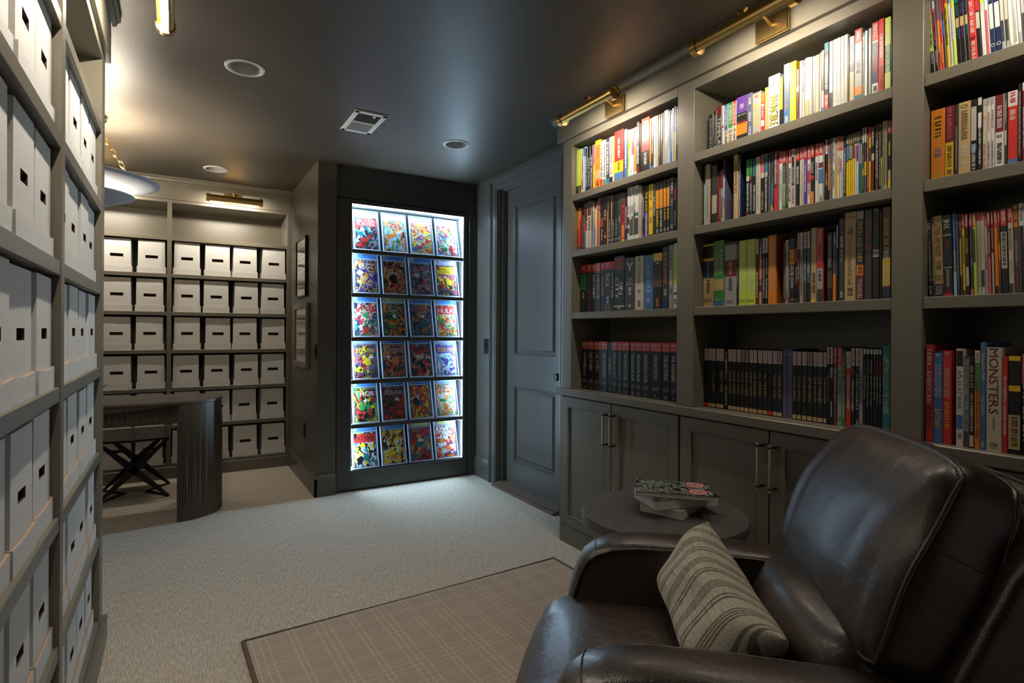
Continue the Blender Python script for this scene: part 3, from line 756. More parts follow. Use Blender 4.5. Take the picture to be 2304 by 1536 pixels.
# ------------------------------------------------------------------ books
BOOKS = '''#1,1,1.938,1.975,0
2531.0|25.5|v|.8-1k|
2504.0|25.5|v|.8-1k|
2484.8|25|c|.3-.5o .7-.9r|r~.1-.9
2470.2|25.5|l|0-.2b|
2448.0|24.5|k||w~.2-.9
2430.4|24.5|k||w DARK KNIGHT.25-.9
2407.6|24.5|k||w~.2-.95
2383.0|24.5|m|.45-1y|
2366.0|26|o|0-.1y .62-.8a|m~.16-.4;k~.85-.97
2320.3|24.5|w|.82-1r|k~.1-.8
2298.9|24.5|w|.85-1g|k~.1-.82
2276.3|24.5|e|.86-1b|w~.08-.8
2246.6|24.5|w|.85-1n|r~.1-.8
2219.9|24.5|y||
2208.8|26|r|.6-.82y .82-1b|w~.16-.56;k~.62-.8
2139.8|25|n||
2133.9|25|b|0-.22w|w~.25-.8
2112.5|24.2|y|0-.2w|k~.3-.8
2101.3|24|w|.2-.4v .8-1l|
2083.4|24|m|.55-1w|r~.1-.5
2063.6|24|w|.4-.9o|
2048.3|26|k|.85-1d|w~.45-.8
2026.8|25|k||s~.1-.3
2017.0|26.5|r|.6-1k|w POWERS.06-.42;w~.64-.9
1959.9|25|o|.85-1b|
1947.7|25|k|0-.1w .92-1b|w~.5-.7
1931.5|25|w||s~.2-.8
1915.5|25|c|0-.2m|
1901.7|25|e||s~.2-.8
1888.0|25|k||w~.1-.5
1874.4|25|c||
1867.4|25.6|s||
1840.0|24.5|w|.4-1l|b~.2-.7
1828.7|24.5|b||w~.1-.8
1816.8|25|l|0-.3w|
1804.6|25.5|p|.45-1y|
1791.7|25|k||w~.05-.7
1780.1|E
#1,2,1.948,1.66,0
2531.0|24|o|.5-.9r .9-1p|
2512.3|24.2|r|0-.3o .9-1n|
2495.6|24.5|k||
2485.9|24.5|k||w~.2-.95
2471.6|26|u|.45-.6r|w~.3-.95
2456.5|26|w|0-.4d .42-.6r|
2439.4|26.4|c|0-.3u|u~.35-.6
2405.8|25|d|.6-1s|
2398.3|25|c||e~.2-.9
2383.0|24.5|k|.1-.5v|
2376.0|24.8|w|0-.15d .6-1l|r~.05-.14
2358.5|25.5|r|0-.2d|w~.03-.2
2349.2|26.5|o|0-.25d|w~.03-.22
2337.1|26.5|k|0-.25d|w~.3-.6
2326.3|26.3|k|.42-.6r|w~.65-.9
2306.5|26.2|k||w MAX.28-.48;r~.72-.77;w~.78-.84
2277.3|26|o|0-.3e|
2267.6|26|k||s~.5-.85;w O.87-.93
2243.6|25.8|a|.6-1u|
2236.8|25.6|k||s~.5-.85;w O.87-.93
2216.5|25.6|k||s~.5-.85;w O.87-.93
2193.5|25.6|e||s~.45-.6;w O.87-.93
2165.1|25.4|r|0-.25u .65-.9o .93-1y|k~.3-.6
2140.7|25|n|.94-1t|w~.3-.75
2121.4|27|w|.55-.7e .75-.85e|k~.35-.5
2104.4|27|w|.6-.9e|k~.35-.5
2091.0|27|w|.55-.9e|k~.35-.5
2077.6|27|w|.5-.9e .45-.5t|k~.3-.45
2064.4|27|w|.6-.9e .5-.56t|k~.08-.2
2040.5|26|c||s~.1-.9
2023.0|25.2|s|0-.15d|e~.3-.9
2012.5|24.8|k|.9-1p|w~.2-.6
2000.4|25.2|k|.5-1p|y THE JOKER.12-.5;w~.54-.96
1975.6|25.4|y|.95-1k|u~.1-.3;t~.44-.5;u~.62-.75
1945.4|25|e|.6-1k|w BATMAN.25-.6
1926.6|25.2|k|.15-.5o|y~.18-.48;y~.53-.85;l~.88-.95
1902.7|25.2|k|.15-.5o|y~.18-.48;w~.53-.85;w~.88-.95
1878.2|25.2|k|.15-.5o|y~.18-.48;y~.53-.75;w~.88-.95
1857.4|25.2|k|.15-.5o|y~.18-.48;y~.53-.75;w~.88-.95
1837.3|25.4|n|0-.08k|w~.1-.3;s~.38-.52;w~.85-.92
1812.6|25|k|.2-.42r|w~.6-.9
1803.4|24.5|k||
1793.7|E
#1,3,1.972,1.312,0
2531.0|26.8|k|0-.16r .2-.52g|w~.03-.1;w~.58-.72;t~.78-.95
2474.1|26.8|k|0-.15r|w~.03-.1;d~.2-.7;u~.85-.95
2427.7|26.6|k|0-.15r|w~.03-.1;w~.22-.72
2397.4|26.8|k|0-.2r|w~.02-.18;s~.25-.75;u~.85-.98
2352.9|26.6|k|0-.15r|w~.03-.1;s~.3-.7
2324.6|26.6|k|0-.15r .85-1u|w~.03-.1;w THOR.22-.5;l~.7-.85
2269.4|26.4|k|0-.15r|w THE MIGHTY THOR.2-.72;w 1.93-.97
2244.6|28.6|k|.04-.26d .9-.92w|m BIG DAMN.06-.25;w SIN CITY.3-.86;w~.93-.97
2161.9|27|e||w Y.07-.27;w THE LAST MAN.38-.52;w~.56-.75;w~.88-.95
2089.0|27|c||k~.02-.12;k CATWOMAN.16-.5;k~.62-.68;k~.82-.95
2027.5|26.8|b|0-.02e|w BATMAN.18-.7;w~.78-.86;d~.9-.93
1962.8|27|k|0-.14y .4-.6u|w~.16-.2;o~.8-.95
1903.6|29.4|e|.85-.98n|o BLACK HAMMER.1-.6;w~.68-.78
1864.8|29.8|s||k SUPERMAN.08-.38;w~.4-.65;u~.68-.8
1836.4|30.2|w|.18-.62v .75-.78e|k~.85-.93
1812.5|E
#1,4,1.985,0.88,0
2531.0|27.2|O|THE INCREDIBLE HULK|1
2472.5|27.2|O|THE X-MEN|1
2423.5|27.2|O|THE X-MEN|2
2363.3|27.2|O|THE DEADLY HANDS/OF KUNG FU|1
2308.2|27|k||a~.3-.68;s~.92-.95
2276.5|27.3|O|MARVEL COMICS|1
2229.8|27.3|O|MARVEL COMICS|2
2194.4|27.4|O|THE FANTASTIC FOUR|1
2137.9|27.4|O|THE FANTASTIC FOUR|2
2096.9|27.4|O|THE FANTASTIC FOUR|3
2051.3|27.4|O|THE FANTASTIC FOUR|1
1994.0|27.5|O|THE AMAZING/SPIDER-MAN|1
1917.7|27.5|O|THE AMAZING/SPIDER-MAN|2
1864.0|27.7|O|THE AVENGERS|1
1824.3|E
#2,1,1.978,1.975,0
1646.3|17|k||s~.1-.95
1620.2|18|k||s~.1-.95
1604.0|19.2|e|0-.2d|w TEMPLAR.22-.98
1577.2|18.8|w|.45-.5r .92-1r|
1566.0|18.8|c|0-.58b|w~.06-.5;k 02.6-.68;k~.72-.95
1545.5|18.8|c|0-.56g|w~.06-.5;k 03.6-.68;k~.72-.95
1520.9|18.8|c|0-.54r|w~.06-.5;k 04.6-.68;k~.72-.95
1504.7|19.4|k|0-.34p .56-.8o|w~.16-.26;w JEFF SMITH.37-.4;r RASL.5-.6
1451.6|19.4|i||w~.1-.25;w~.4-.6;w~.7-.95
1429.9|18.8|s|.0-.02e|o~.06-.14;y JERUSALEM.25-.75;o~.84-.96
1392.2|17.5|r|0-.22o .25-.3w .62-.75w|w~.3-.6
1376.0|19|a|0-.1v|
1361.5|22.6|w||k image.08-.2;y INVINCIBLE.35-.85
1313.2|20.5|k|0-.6y|
1296.6|24.8|b|0-.28l|w~.02-.2;o THE INCAL.28-.72;w~.8-.95
1271.2|24.6|y||a BEFORE THE INCAL.5-.96
1245.3|21|u|.3-.4w|
1233.7|23.6|s||w~.3-.95
1220.8|23.4|w|0-.1r .2-.5i|
1213.6|23.8|w|.65-1a|s~.1-.6
1196.0|23.4|s||w~.3-.95
1182.9|23.2|w||e~.1-.9
1173.0|23.2|a||w~.2-.9;o~.02-.14
1158.1|23.6|s|.85-1l|w~.05-.8
1150.4|24|w|.2-.6e .85-1b|
1141.5|26.2|k|0-.12t .7-.9r|w~.2-.66;w~.72-.88
1123.9|26|s|.35-.7l .7-1e|
1109.1|26|w||s~.4-.9
1095.7|26|w||s~.4-.9
1083.3|26|w||s~.4-.9
1071.7|26|c||s~.4-.9
1058.2|24|k||
1052.7|24.4|w|.38-.5e .5-1a|r~.1-.35
1036.4|26|s|0-.18r .75-.86o .86-1t|w~.03-.15;i~.4-.6
1011.2|24|c|0-.05e|k~.1-.95
1003.1|24.2|l|.3-1w|
992.8|24.6|s||c~.1-.9
981.4|25.8|w|0-.24r .26-.78n|w~.03-.2;r~.46-.66;k~.82-.96
960.1|26|r||w~.2-.5;d~.6-.95
942.1|25.6|g|0-.35v .7-1v|w~.05-.95
922.6|24.6|k||
917.9|E
#2,2,1.962,1.66,0
1664.0|26.5|k||s~.3-.9
1656.9|26.5|l|0-.3e|
1647.0|26.8|c||a~.2-.9
1622.1|26.4|k||e~.2-.9
1613.5|25.6|e|.5-.8c .82-1k|
1585.3|22|d||
1576.1|22.2|d||w~.3-.9
1568.1|22.8|s|0-.35d|k~.5-.9
1554.1|27|i|.3-.6l .6-.75m .75-1y|
1547.3|G
1505.6|27.2|a||u~.1-.6
1482.7|26.6|n||w~.1-.95
1470.3|G
1446.0|23.6|k|0-.28g .28-.36c .93-1r|w~.4-.9
1428.5|23.6|k|0-.28g .28-.35u .93-1g|w~.4-.9
1416.2|23.4|k|0-.3t .93-1t|w~.45-.9
1401.5|23.6|c||s~.1-.9
1381.3|24|k|0-.3m .3-.38c|s~.6-.9
1364.7|24|k|0-.3t .3-.38s|w~.4-.95
1348.3|23.8|e||s~.1-.95
1337.6|24|b|0-.5e .85-1a|
1328.4|23.6|n|.9-1o|s~.4-.8
1323.4|24|r|0-.6d|w~.05-.55
1307.9|23.4|d||w~.1-.95
1301.8|23.2|w|0-.2r|w~.03-.17;s~.3-.8
1288.4|22.8|e|0-.2r .5-1g|w~.03-.17;s~.25-.5;w~.55-.9
1272.3|22.8|d|0-.2r|w~.05-.9
1266.0|22.8|w|0-.22r|w~.03-.19;k SPIDER-MAN TOMBSTONE.3-.85
1252.1|22.8|c|.13-.6k|w WANTED.28-.58;k~.64-.9
1240.2|22.4|w||s~.1-.9
1236.3|22.4|k|0-.2r .94-1m|w~.03-.17;w~.3-.6
1219.9|22.3|c|0-.2r|w~.03-.17
1209.9|22.3|w|0-.2r|w~.03-.17
1204.1|22.2|p|0-.2r|w~.03-.17;w~.3-.75
1190.9|22|w|0-.22r .4-.6m|w~.03-.19;r~.3-.8
1177.7|22|k|0-.2r .5-.56r .76-.95o|w~.03-.17;w THANOS.27-.46
1163.6|22|w|0-.2r|w~.03-.17;i~.3-.6
1150.4|22|w|0-.2r .32-.4d .42-.65b|w~.03-.17;k~.85-.95
1132.1|22|k||w~.05-.95
1125.4|22.4|k|0-.22w|r~.03-.19;w CLASSIC.5-.75
1115.4|22.4|o|0-.3d .8-1k|w~.1-.3
1108.1|22.4|n|0-.4i|w~.4-.95
1100.2|22.4|w|.94-1b|k DEATHBLOW.1-.4;k~.5-.8
1089.6|22.3|y|0-.5a|
1085.2|22.3|a|.6-1y|
1082.2|22.4|w|0-.22r|w~.03-.19;u~.3-.6
1075.4|22.2|w|0-.22r .35-.55m|w~.03-.19
1069.0|22.2|w|0-.22r|w~.03-.19;s~.5-.95
1062.9|22|k||w~.2-.9
1053.3|22|y|0-.42k .18-.4b|w~.02-.15
1045.3|22|y|0-.4k .18-.38b|w~.02-.15
1039.3|22|y|0-.4k .18-.38s|w~.02-.15
1033.3|22|y|0-.38k .18-.36e|w~.02-.15
1026.2|22.2|w|0-.18k .2-.4m|w~.02-.14
1019.2|22.2|w|0-.18k .2-.45p|w~.02-.14
1012.5|22.2|t|0-.18k .2-.5s|w~.02-.14
1006.7|22.2|g|0-.18k .2-.5s|w~.02-.14
1001.2|22.8|e|0-.22c .6-.7y|s~.4-.9
994.3|22.8|e|0-.22c .5-.7y|s~.7-.95
986.1|22.6|r|0-.3d|w~.1-.9
980.7|22.4|y|0-.15r .3-.5e|
973.1|22.4|k|.4-.5c|w~.02-.3;r~.5-.95
962.0|22.6|u||w THE SURROGATES.22-.78
949.5|22.4|k|0-.06o|w~.1-.9
943.3|22.8|v|0-.5k .9-1b|k~.6-.9
937.8|23|c||k~.1-.9
930.6|23|c||e~.1-.9
923.5|22.8|k|0-.18r .7-.85a .85-.95y|w~.02-.15;v~.3-.5
912.4|22.8|k|0-.2r|w~.02-.15
907.4|E
#2,3,1.968,1.312,0
1664.0|27.2|a|0-.26y .03-.22k .27-.53n|w BATMAN.28-.52;u~.56-.8;k DC.86-.92
1605.9|28|g|.58-.75a .92-1b|w KAMANDI.14-.5;c OMNIBUS.15-.52;w DC.87-.91
1552.1|26.6|s|0-.04e .28-.53d|w TEEN TITANS.3-.5;e~.56-.75;k DC.9-.95
1492.0|26.2|k||w~.06-.25;s~.4-.7
1481.9|26.5|v||w THE SANDMAN OMNIBUS.06-.78;k DC.9-.95
1444.6|26.5|v||w THE SANDMAN OMNIBUS.06-.78;k DC.9-.95
1404.1|26|d|0-.22w|r MARVEL.02-.2;w~.5-.9
1389.6|26|u|.3-.6o .8-1a|w~.1-.7
1376.1|26|k|0-.22w|r MARVEL.02-.2;w~.3-.9
1362.7|26|k|0-.22w|r MARVEL.02-.2;w STAR WARS.3-.55;w~.6-.9
1350.7|27|o|0-.02u|w~.06-.09;c CARTOONISTS ENCYCLOPEDIA.14-.8
1316.2|G
1286.5|23.4|u||v~.5-.9
1278.8|24|s|0-.18w|r MARVEL.02-.17;e~.8-.95
1266.5|24|d||w~.1-.9
1260.5|24.4|k|0-.15n .17-.4o|y~.18-.38;w ARCHIE CROWN.42-.76;w O.92-.96
1238.9|24.2|k|.16-.38o|y~.17-.37;w~.44-.72;w O.92-.96
1231.5|26|d|0-.23w .8-1k|r MARVEL.02-.21;w DISASSEMBLED.26-.78
1221.2|26|s|0-.23w|r MARVEL.02-.21;e~.3-.9
1207.6|26|u|0-.23w|r MARVEL.02-.21;w~.4-.7
1194.6|26|t|0-.23w .72-1k|r MARVEL.02-.21;w AVENGERS/INVADERS.27-.76
1180.8|27|a|.95-1y|w~.05-.3;u~.6-.9
1157.0|26.6|r|.54-1s .82-1e|w MARVEL.02-.21;m CIVIL WAR.26-.48;e~.58-.75
1132.7|G
1120.9|24.4|k|.55-.8u|s~.05-.5
1101.4|24.6|i|.6-1o|w~.05-.2;d~.35-.6
1087.8|26.6|k|0-.3l|
1080.8|28.8|e||w~.22-.36;w BLACK DOG.38-.52;w~.88-.96
1060.8|30.4|a||u SIMON KIRBY.03-.09;k~.17-.26;u The Art of the Simon and Kirby Studio.3-.82;k~.85-.94
1021.7|30.2|n|0-.09s .6-.72o .73-1d|y SIMON AND KIRBY.12-.57;k~.62-.7;w TITAN BOOKS.76-.97
996.2|30.2|e||r K I R B Y.12-.56;u~.6-.85;r A.94-.97
970.4|30.2|k|.45-.53w|w~.01-.03;k FB.465-.515
948.7|29.6|k||u~.3-.5
940.6|30|u|.55-.85y .88-1n|y GRAPHIC INK.12-.42;w~.44-.58;w DARWYN COOKE.62-.86
914.7|E
#2,4,1.98,0.88,0
1664.0|25.4|M||r
1642.4|25.4|M||y
1621.2|25.4|M|ATLAS ERA|y
1602.2|25.4|M||y
1585.0|25.4|M|MIGHTY THOR|y
1559.3|25.4|k||w~.05-.5;s~.6-.95
1540.3|25.4|M|MARVEL COMICS|y
1519.6|25.4|M|MARVEL COMICS|y
1499.7|25.4|M|MARVEL COMICS|y
1480.1|25.4|N|MARVEL COMICS|y
1460.4|25.4|N|MARVEL COMICS|y
1440.0|25.4|M|HUMAN TORCH|y
1420.9|25.4|M|SUB-MARINER|y
1402.4|25.4|M|ALL WINNERS|y
1379.2|25.4|M|ALL WINNERS|y
1357.6|25.4|M||r
1336.8|25.4|M|YOUNG ALLIES|y
1317.2|25.4|N|YOUNG ALLIES|y
1294.3|26.2|i||s~.06-.1
1276.8|26.2|i||s~.06-.1
1254.3|25.4|M|CAPTAIN AMERICA|y
1237.0|25.4|M|CAPTAIN AMERICA|y
1219.3|25.4|M|CAPTAIN AMERICA|y
1198.5|25.4|N|CAPTAIN AMERICA|y
1177.1|25.4|M|SUB-MARINER|y
1160.5|25.4|M|SUB-MARINER|y
1138.7|25.4|M|SUB-MARINER|y
1124.7|27.4|k|0-.22w|r MARVEL.02-.2;s~.35-.7
1115.3|27.4|k|0-.22w .26-.4s|r MARVEL.02-.2;w~.7-.9
1103.3|27.4|u|0-.22r|w MARVEL.02-.2;w THOR: HEAVEN AND EARTH.26-.7
1089.4|27.4|s|0-.22r|w MARVEL.02-.2;e~.3-.6;k~.88-.94
1073.1|26.4|g|0-.3e .35-.6t|y CITIZENMAN.06-.34;w~.4-.9
1060.9|26|r|0-.22w|r MARVEL.02-.2;w~.3-.8
1042.5|27.2|k|0-.22w .24-.34d|k MARVEL.02-.2;w~.4-.8
1029.3|27.2|k|0-.22w|r MARVEL.02-.2;w X-MEN ORIGINS II.32-.76;w~.9-.96
1016.1|27.2|s|0-.22w|r MARVEL.02-.2;e~.3-.7
1003.2|27|k|0-.06w|b THANOS.14-.3;w THE INFINITY ENDING.32-.62
993.3|27|k|0-.06w|s THANOS.14-.3;w THE INFINITY REVELATION.32-.7
983.1|27|k|0-.06w|w THANOS.14-.3;w THE INFINITY RELATIVITY.32-.7
973.3|27|k|0-.06w|d THANOS.14-.3;w THE INFINITY FINALE.32-.62
963.0|27|k|0-.06w|r THANOS.14-.3;w THE INFINITY CONFLICT.32-.66
953.7|27|k|0-.06w|o THANOS.14-.3;w THE INFINITY SIBLINGS.32-.66
945.0|28.4|t||w SOMETHING IS KILLING THE CHILDREN.12-.78;w~.95-.98
918.9|E
#3,1,1.955,1.975,-3.2
799.0|23.2|k|0-.2o .2-.65v .94-1v|k~.22-.6;s~.66-.82
787.7|23.2|k|0-.1w .1-.6m .94-1p|k~.15-.6;s~.66-.85
778.7|23.4|o|0-.28i .7-1r|
771.3|23.4|r|0-.28i .6-.85o|w~.3-.4
764.8|23.4|e|0-.2r .3-.5b|
758.3|23.4|y|0-.1r|k~.15-.65
749.6|23.4|w|0-.12b|l~.3-.9
741.8|23.4|v|.2-.6w|
732.9|23.4|k|0-.15t .35-.47a|t~.18-.32;t~.48-.62
721.2|23.4|k|0-.15n .35-.47a|p~.18-.32;p~.48-.62
709.6|23.4|k|0-.15s .35-.47a|t~.18-.32;t~.48-.62
700.9|24|r|.66-.7d|w~.05-.62;w~.72-.97
684.5|23.6|k|0-.36r .38-.58c|
673.4|23.6|c|0-.28y .4-1w|
662.4|23.6|w|0-.3l .4-1m|
654.7|23.8|n|0-.3s .35-.65w|w O.82-.87
642.9|23.8|n|0-.3s .35-.65w|w O.82-.87
629.1|23.8|s|.0-.6c .6-.85e|w O.9-.94
620.7|23.8|s|.0-.6c .6-.85e|w O.9-.94
612.3|23.8|c|.4-.9w|s~.1-.4
603.1|23.8|w||s~.4-.9
593.9|23.8|s|.3-.8w|
585.8|23.8|e|.2-.6s|
576.9|23.8|c||s~.1-.9
568.0|23.8|s|.3-.8w|
560.1|23.8|w||
552.4|E
#3,2,1.952,1.66,0
799.0|21.4|o||k~.1-.4;y MARVEL COMICS.1-.42;b~.55-.7;y~.88-.98
762.4|21.4|d|.5-1y|m~.02-.48;k~.55-.85;n~.88-.96
739.2|21.4|e||s~.3-.9
730.0|21.4|a||k O.03-.09;u~.12-.55;w~.6-.75;w~.8-.85
699.9|21.3|k|.1-.55c .6-.7b|w~.1-.5;w~.6-.95
684.4|21.4|k|0-.1w .2-.4w|w~.4-.9
673.2|20.6|c|0-.1s|r SIN CITY.12-.4;r FRANK MILLER.62-.95
663.0|20.6|w|0-.1s|r WHITEOUT.15-.5;k~.6-.95
653.8|20.6|w|0-.1s|k WHITEOUT.12-.48;k~.6-.95
645.2|20.6|w|0-.5d|w~.15-.45;k 10.53-.58;k~.65-.95
623.9|20.6|e|.5-.7c|w~.1-.4
617.7|20.6|r|0-.2w .9-1b|r~.02-.18;w~.25-.4
594.5|22|k||s~.1-.9
586.2|22|d|0-.1w|w~.3-.8
576.2|22|k||w~.2-.8
567.6|E
#3,3,1.943,1.312,-1.5
799.0|23.8|k|.86-.87w|w REBELS.02-.2;s~.22-.8;w~.89-.97
787.1|24|a|.8-1k|r~.3-.6
783.0|24.2|a|.84-1k|k LUTHER ARKWRIGHT.1-.5;k~.56-.68;k Bryan/Talbot.72-.8;w DARK/HORSE.86-.97
758.8|24|k|.24-.25w .64-.65w .96-1r|w JINX.05-.17;d~.32-.42;w BRIAN MICHAEL BENDIS.67-.88;r O.91-.95
735.3|24.2|b|.7-1l|w~.45-.7
725.4|23.8|e||s~.1-.9
719.1|23.8|u|.3-.75a|w~.1-.2
712.8|23.6|y|0-.17r .93-1u|w~.02-.15;k~.26-.6
704.5|23.5|k|0-.17r .65-.88c|w~.02-.15;a~.3-.5
695.3|23.5|e|0-.17r .28-.5u .92-1m|w~.02-.15;s~.55-.65
686.1|23.5|v|0-.17r .2-.6e|w~.02-.15
678.5|23.4|c|0-.1r|s~.15-.9
668.8|23.4|c|0-.1r .7-.9e|s~.15-.6
659.1|23.2|w|0-.17r|w~.02-.15;e~.5-.7
653.2|23.2|d|0-.17r .55-1m|w~.02-.15;w~.25-.5
645.2|23.2|d|0-.17r .5-1c|w~.02-.15;w~.2-.45
638.7|23.2|o|0-.2r .9-1k|w~.02-.15
629.3|23.3|u|0-.17r .4-.6o|w~.02-.15;m~.6-.8
623.7|23.4|k|0-.2r .27-.7c|w~.03-.18;k~.28-.68
608.2|23.4|c|0-.17r .88-1e|w~.02-.15;k IRON MAN.24-.48;s~.6-.8
596.4|24|u|0-.25o|k~.05-.2;s~.4-.7
584.8|24.2|w|.25-1k|k~.05-.2
572.7|24|c||s~.2-.8
562.1|E
#3,4,1.925,0.88,0
799.0|29|r|.64-.66d|w AMERICAN.26-.6;k COMICS.6-.84;w~.05-.22
778.8|27.2|b|0-.02n|w THE ENCYCLOPEDIA/OF COMIC BOOK HEROES.14-.5;y BATMAN.63-.83;w~.03-.06
754.7|27.4|r||w THE ENCYCLOPEDIA/OF COMIC BOOK HEROES.18-.5;y~.55-.85;w~.02-.05
733.6|G
721.8|28|w|.02-.18k .68-.82b|k ATLAS AT WAR!.22-.62;d~.86-.92
703.2|25.8|s|0-.02e .82-1u|k ACTION! MYSTERY! THRILLS!.02-.55;k~.58-.8
690.1|25.8|k|.86-.98c|w SIX DAYS.07-.37;a~.4-.48;w~.5-.82
677.8|27.6|o|0-.12w .12-.4g|k~.02-.1;u~.3-.9
664.4|30|b||s O.03-.06;w THE SHADOW COMET.1-.36;w LEOP GARROW.5-.68;w~.92-.98
652.0|28.6|c||d MONSTERS.01-.64;k BARRY WINDSOR-SMITH.68-.8;k~.92-.98
616.7|26.2|r||w~.2-.82
604.2|26.4|k|0-.36y .05-.3k .6-.95a|u~.62-.94
576.6|27|k|0-.3m|w ENCYCLOPEDIA.3-.85
556.0|27|n||w~.2-.8
541.0|E'''
SHELFN = {1:'top',2:'second',3:'third',4:'bottom'}
BAYN = {1:'left',2:'middle',3:'right'}
PAGE = {}
def page_mesh(w, h, d):
    k = (round(w,3), round(h,3))
    if k not in PAGE:
        b = MB(); t = min(0.002, w*0.18); b.box(0.002, d-0.003, -w/2+t, w/2-t, 0.003, h-0.003); PAGE[k] = b.mesh('page_block', PAGES)
    return PAGE[k]
def cover_mesh(w, h, d, M):
    """wrap-around cover: spine with eased edges and two boards"""
    t = min(0.002, w*0.18); e = min(0.0018, w*0.22); w2 = w/2
    prof = [(d,-w2),(e,-w2),(0,-w2+e),(0,w2-e),(e,w2),(d,w2),(d,w2-t),(t+.001,w2-t),(t+.001,-w2+t),(d,-w2+t)]
    b = MB(); n = len(prof)
    vs = [(x,y,0) for x,y in prof] + [(x,y,h) for x,y in prof]
    fs = [(i,(i+1)%n,n+(i+1)%n,n+i) for i in range(n)]
    for o in (0, n):
        fs += [(o+0,o+1,o+8,o+9), (o+1,o+2,o+3,o+4,o+7,o+8), (o+4,o+5,o+6,o+7)]
    b.add(vs, fs); return b.mesh('book_cover', M)
import re
def spine(root, w, h, bands, texts, rnd):
    lv = 0
    for bd in bands.split():
        mm = re.match(r'([\d.]+)-([\d.]+)(\w)$', bd); f0, f1, c = float(mm[1]), float(mm[2]), mm[3]
        lv += 1; xo = -0.00025*lv; y2 = w/2 - min(0.0012, w*0.12)
        flat('spine_band', [(xo,y2,h*(1-f1)),(xo,-y2,h*(1-f1)),(xo,-y2,h*(1-f0)),(xo,y2,h*(1-f0))], [(0,1,2,3)], ink(c), root)
    tl = [t for t in texts.split(';') if t.strip()]
    for t in tl:
        c = t[0]; mm = re.match(r'\w(~| .*?)(\.\d+)-(\.\d+|1)$', t)
        if not mm: print('bad text', t); continue
        body = mm[1].strip(); f0, f1 = float(mm[2]), float(mm[3]); L = h*(f1-f0); zc = h*(1-(f0+f1)/2); xo = -0.00025*(lv+1) - 0.0001
        yoff = 0.0
        if body in ('KAMANDI','OMNIBUS'): hh = w*0.36; yoff = -w*0.2 if body == 'KAMANDI' else w*0.2
        else: hh = w*0.72
        if body == '~': tv, tf = print_geo(L, min(w*0.6, 0.02), rnd)
        elif body in ('O','DC','FB','Y','10','02','03','04','1','JEFF SMITH','RASL','THE LAST MAN','Bryan/Talbot','SIMON KIRBY','A'):
            if body == 'THE LAST MAN': body = 'THE/LAST/MAN'
            tv, tf = text_geo(body, w*0.74, L); flat('spine_title', [(xo, yoff-a, c2+zc) for a, c2 in tv], tf, ink(c), root); continue
        elif body in ('BATMAN','K I R B Y') and w > 0.035:
            chars = body.replace(' ', ''); n = len(chars); tv = []; tf = []
            for i, chh in enumerate(chars):
                gv, gf = text_geo(chh, w*0.5, L/n*0.8); bse = len(tv); tv += [(a, c2 + L/2 - L*(i+.5)/n) for a, c2 in gv]; tf += [tuple(q+bse for q in f) for f in gf]
            flat('spine_title', [(xo, -a, c2+zc) for a, c2 in tv], tf, ink(c), root); continue
        else:
            if body == 'SIN CITY': body = 'SIN/CITY'
            tv, tf = text_geo(body, L, hh)
        if body == 'INVINCIBLE':
            flat('spine_title', [(xo, yoff-c2*1.25-.0022, zc-a*1.02-.002) for a, c2 in tv], tf, ink('k'), root); xo -= .0002
        if tv: flat('spine_title', [(xo, yoff-c2, zc-a) for a, c2 in tv], tf, ink(c), root)
def make_book(bay, rw, idx, X, z, ya, yb, parts, tilt, rnd):
    h = float(parts[0])/100; base = parts[1]; w = max(0.0035, (ya-yb) - 0.0008); yc = (ya+yb)/2
    d = 0.17 if w > 0.006 else 0.165
    if base in 'OMN': bc_ = 'k'
    else: bc_ = base
    root = link('book', cover_mesh(w, h, d, ink(bc_)), None, (X + rnd.uniform(0,0.003), yc, z), (R(tilt),0,0))
    link('page_block', page_mesh(w, h, d), root)
    thick = 'thin' if w < 0.012 else ('thick' if w > 0.03 else 'medium')
    extra = ''
    if base == 'O':
        spine(root, w, h, '0-.165r', '', rnd)
        def T(nm, body, hh, f0, f1, horiz, cc='w', ww=0.86):
            L = h*(f1-f0); zc = h*(1-(f0+f1)/2)
            if horiz: tv, tf = text_geo(body, w*ww, L); flat(nm, [(-.0005,-a,c2+zc) for a, c2 in tv], tf, ink(cc), root)
            else: tv, tf = text_geo(body, L, hh); flat(nm, [(-.0005,-c2,zc-a) for a, c2 in tv], tf, ink(cc), root)
        T('publisher_mark', 'MARVEL', 0, .02, .095, True); T('publisher_mark', 'OMNIBUS', 0, .105, .145, True, 'c')
        dim = 's' if parts[2].startswith('MARVEL') else 'w'
        ln = len(parts[2].split('/')[0]); T('spine_title', parts[2], min(w*0.62, .026), .22, .22+min(.5, .03*ln+.1), False, dim)
        for k in range(3): pv, pf = print_geo(w*0.6, .004, rnd); flat('spine_print', [(-.0005,-a,c2+h*(.2-.02*k)) for a, c2 in pv], pf, ink('s'), root)
        T('volume_number', parts[3], 0, .92, .975, True, dim, 0.4); extra = ' with red top band'
    elif base in 'MN':
        spine(root, w, h, '0-.2%s .925-.985%s' % ('w' if base == 'M' else 's', 'a' if parts[3] == 'y' else 'r'), ('r MARVEL.012-.19' if base == 'M' else 'd MARVEL.012-.19'), rnd)
        if parts[2]: spine(root, w, h, '', 'a %s.36-.72' % parts[2], rnd)
        extra = ' with white top label'
    else:
        spine(root, w, h, parts[2] if len(parts) > 2 else '', parts[3] if len(parts) > 3 else '', rnd)
        mm = re.match(r'0-([\d.]+)(\w)', parts[2]) if len(parts) > 2 else None
        if mm and float(mm[1]) > .09: extra = ' with %s top' % CNAME[mm[2]]
    tag(root, '%s %s book%s, %s from left, %s shelf, %s bay' % (thick, CNAME[base], extra, ordinal(idx), SHELFN[rw], BAYN[bay]), 'book', 'books on the right bookcase')
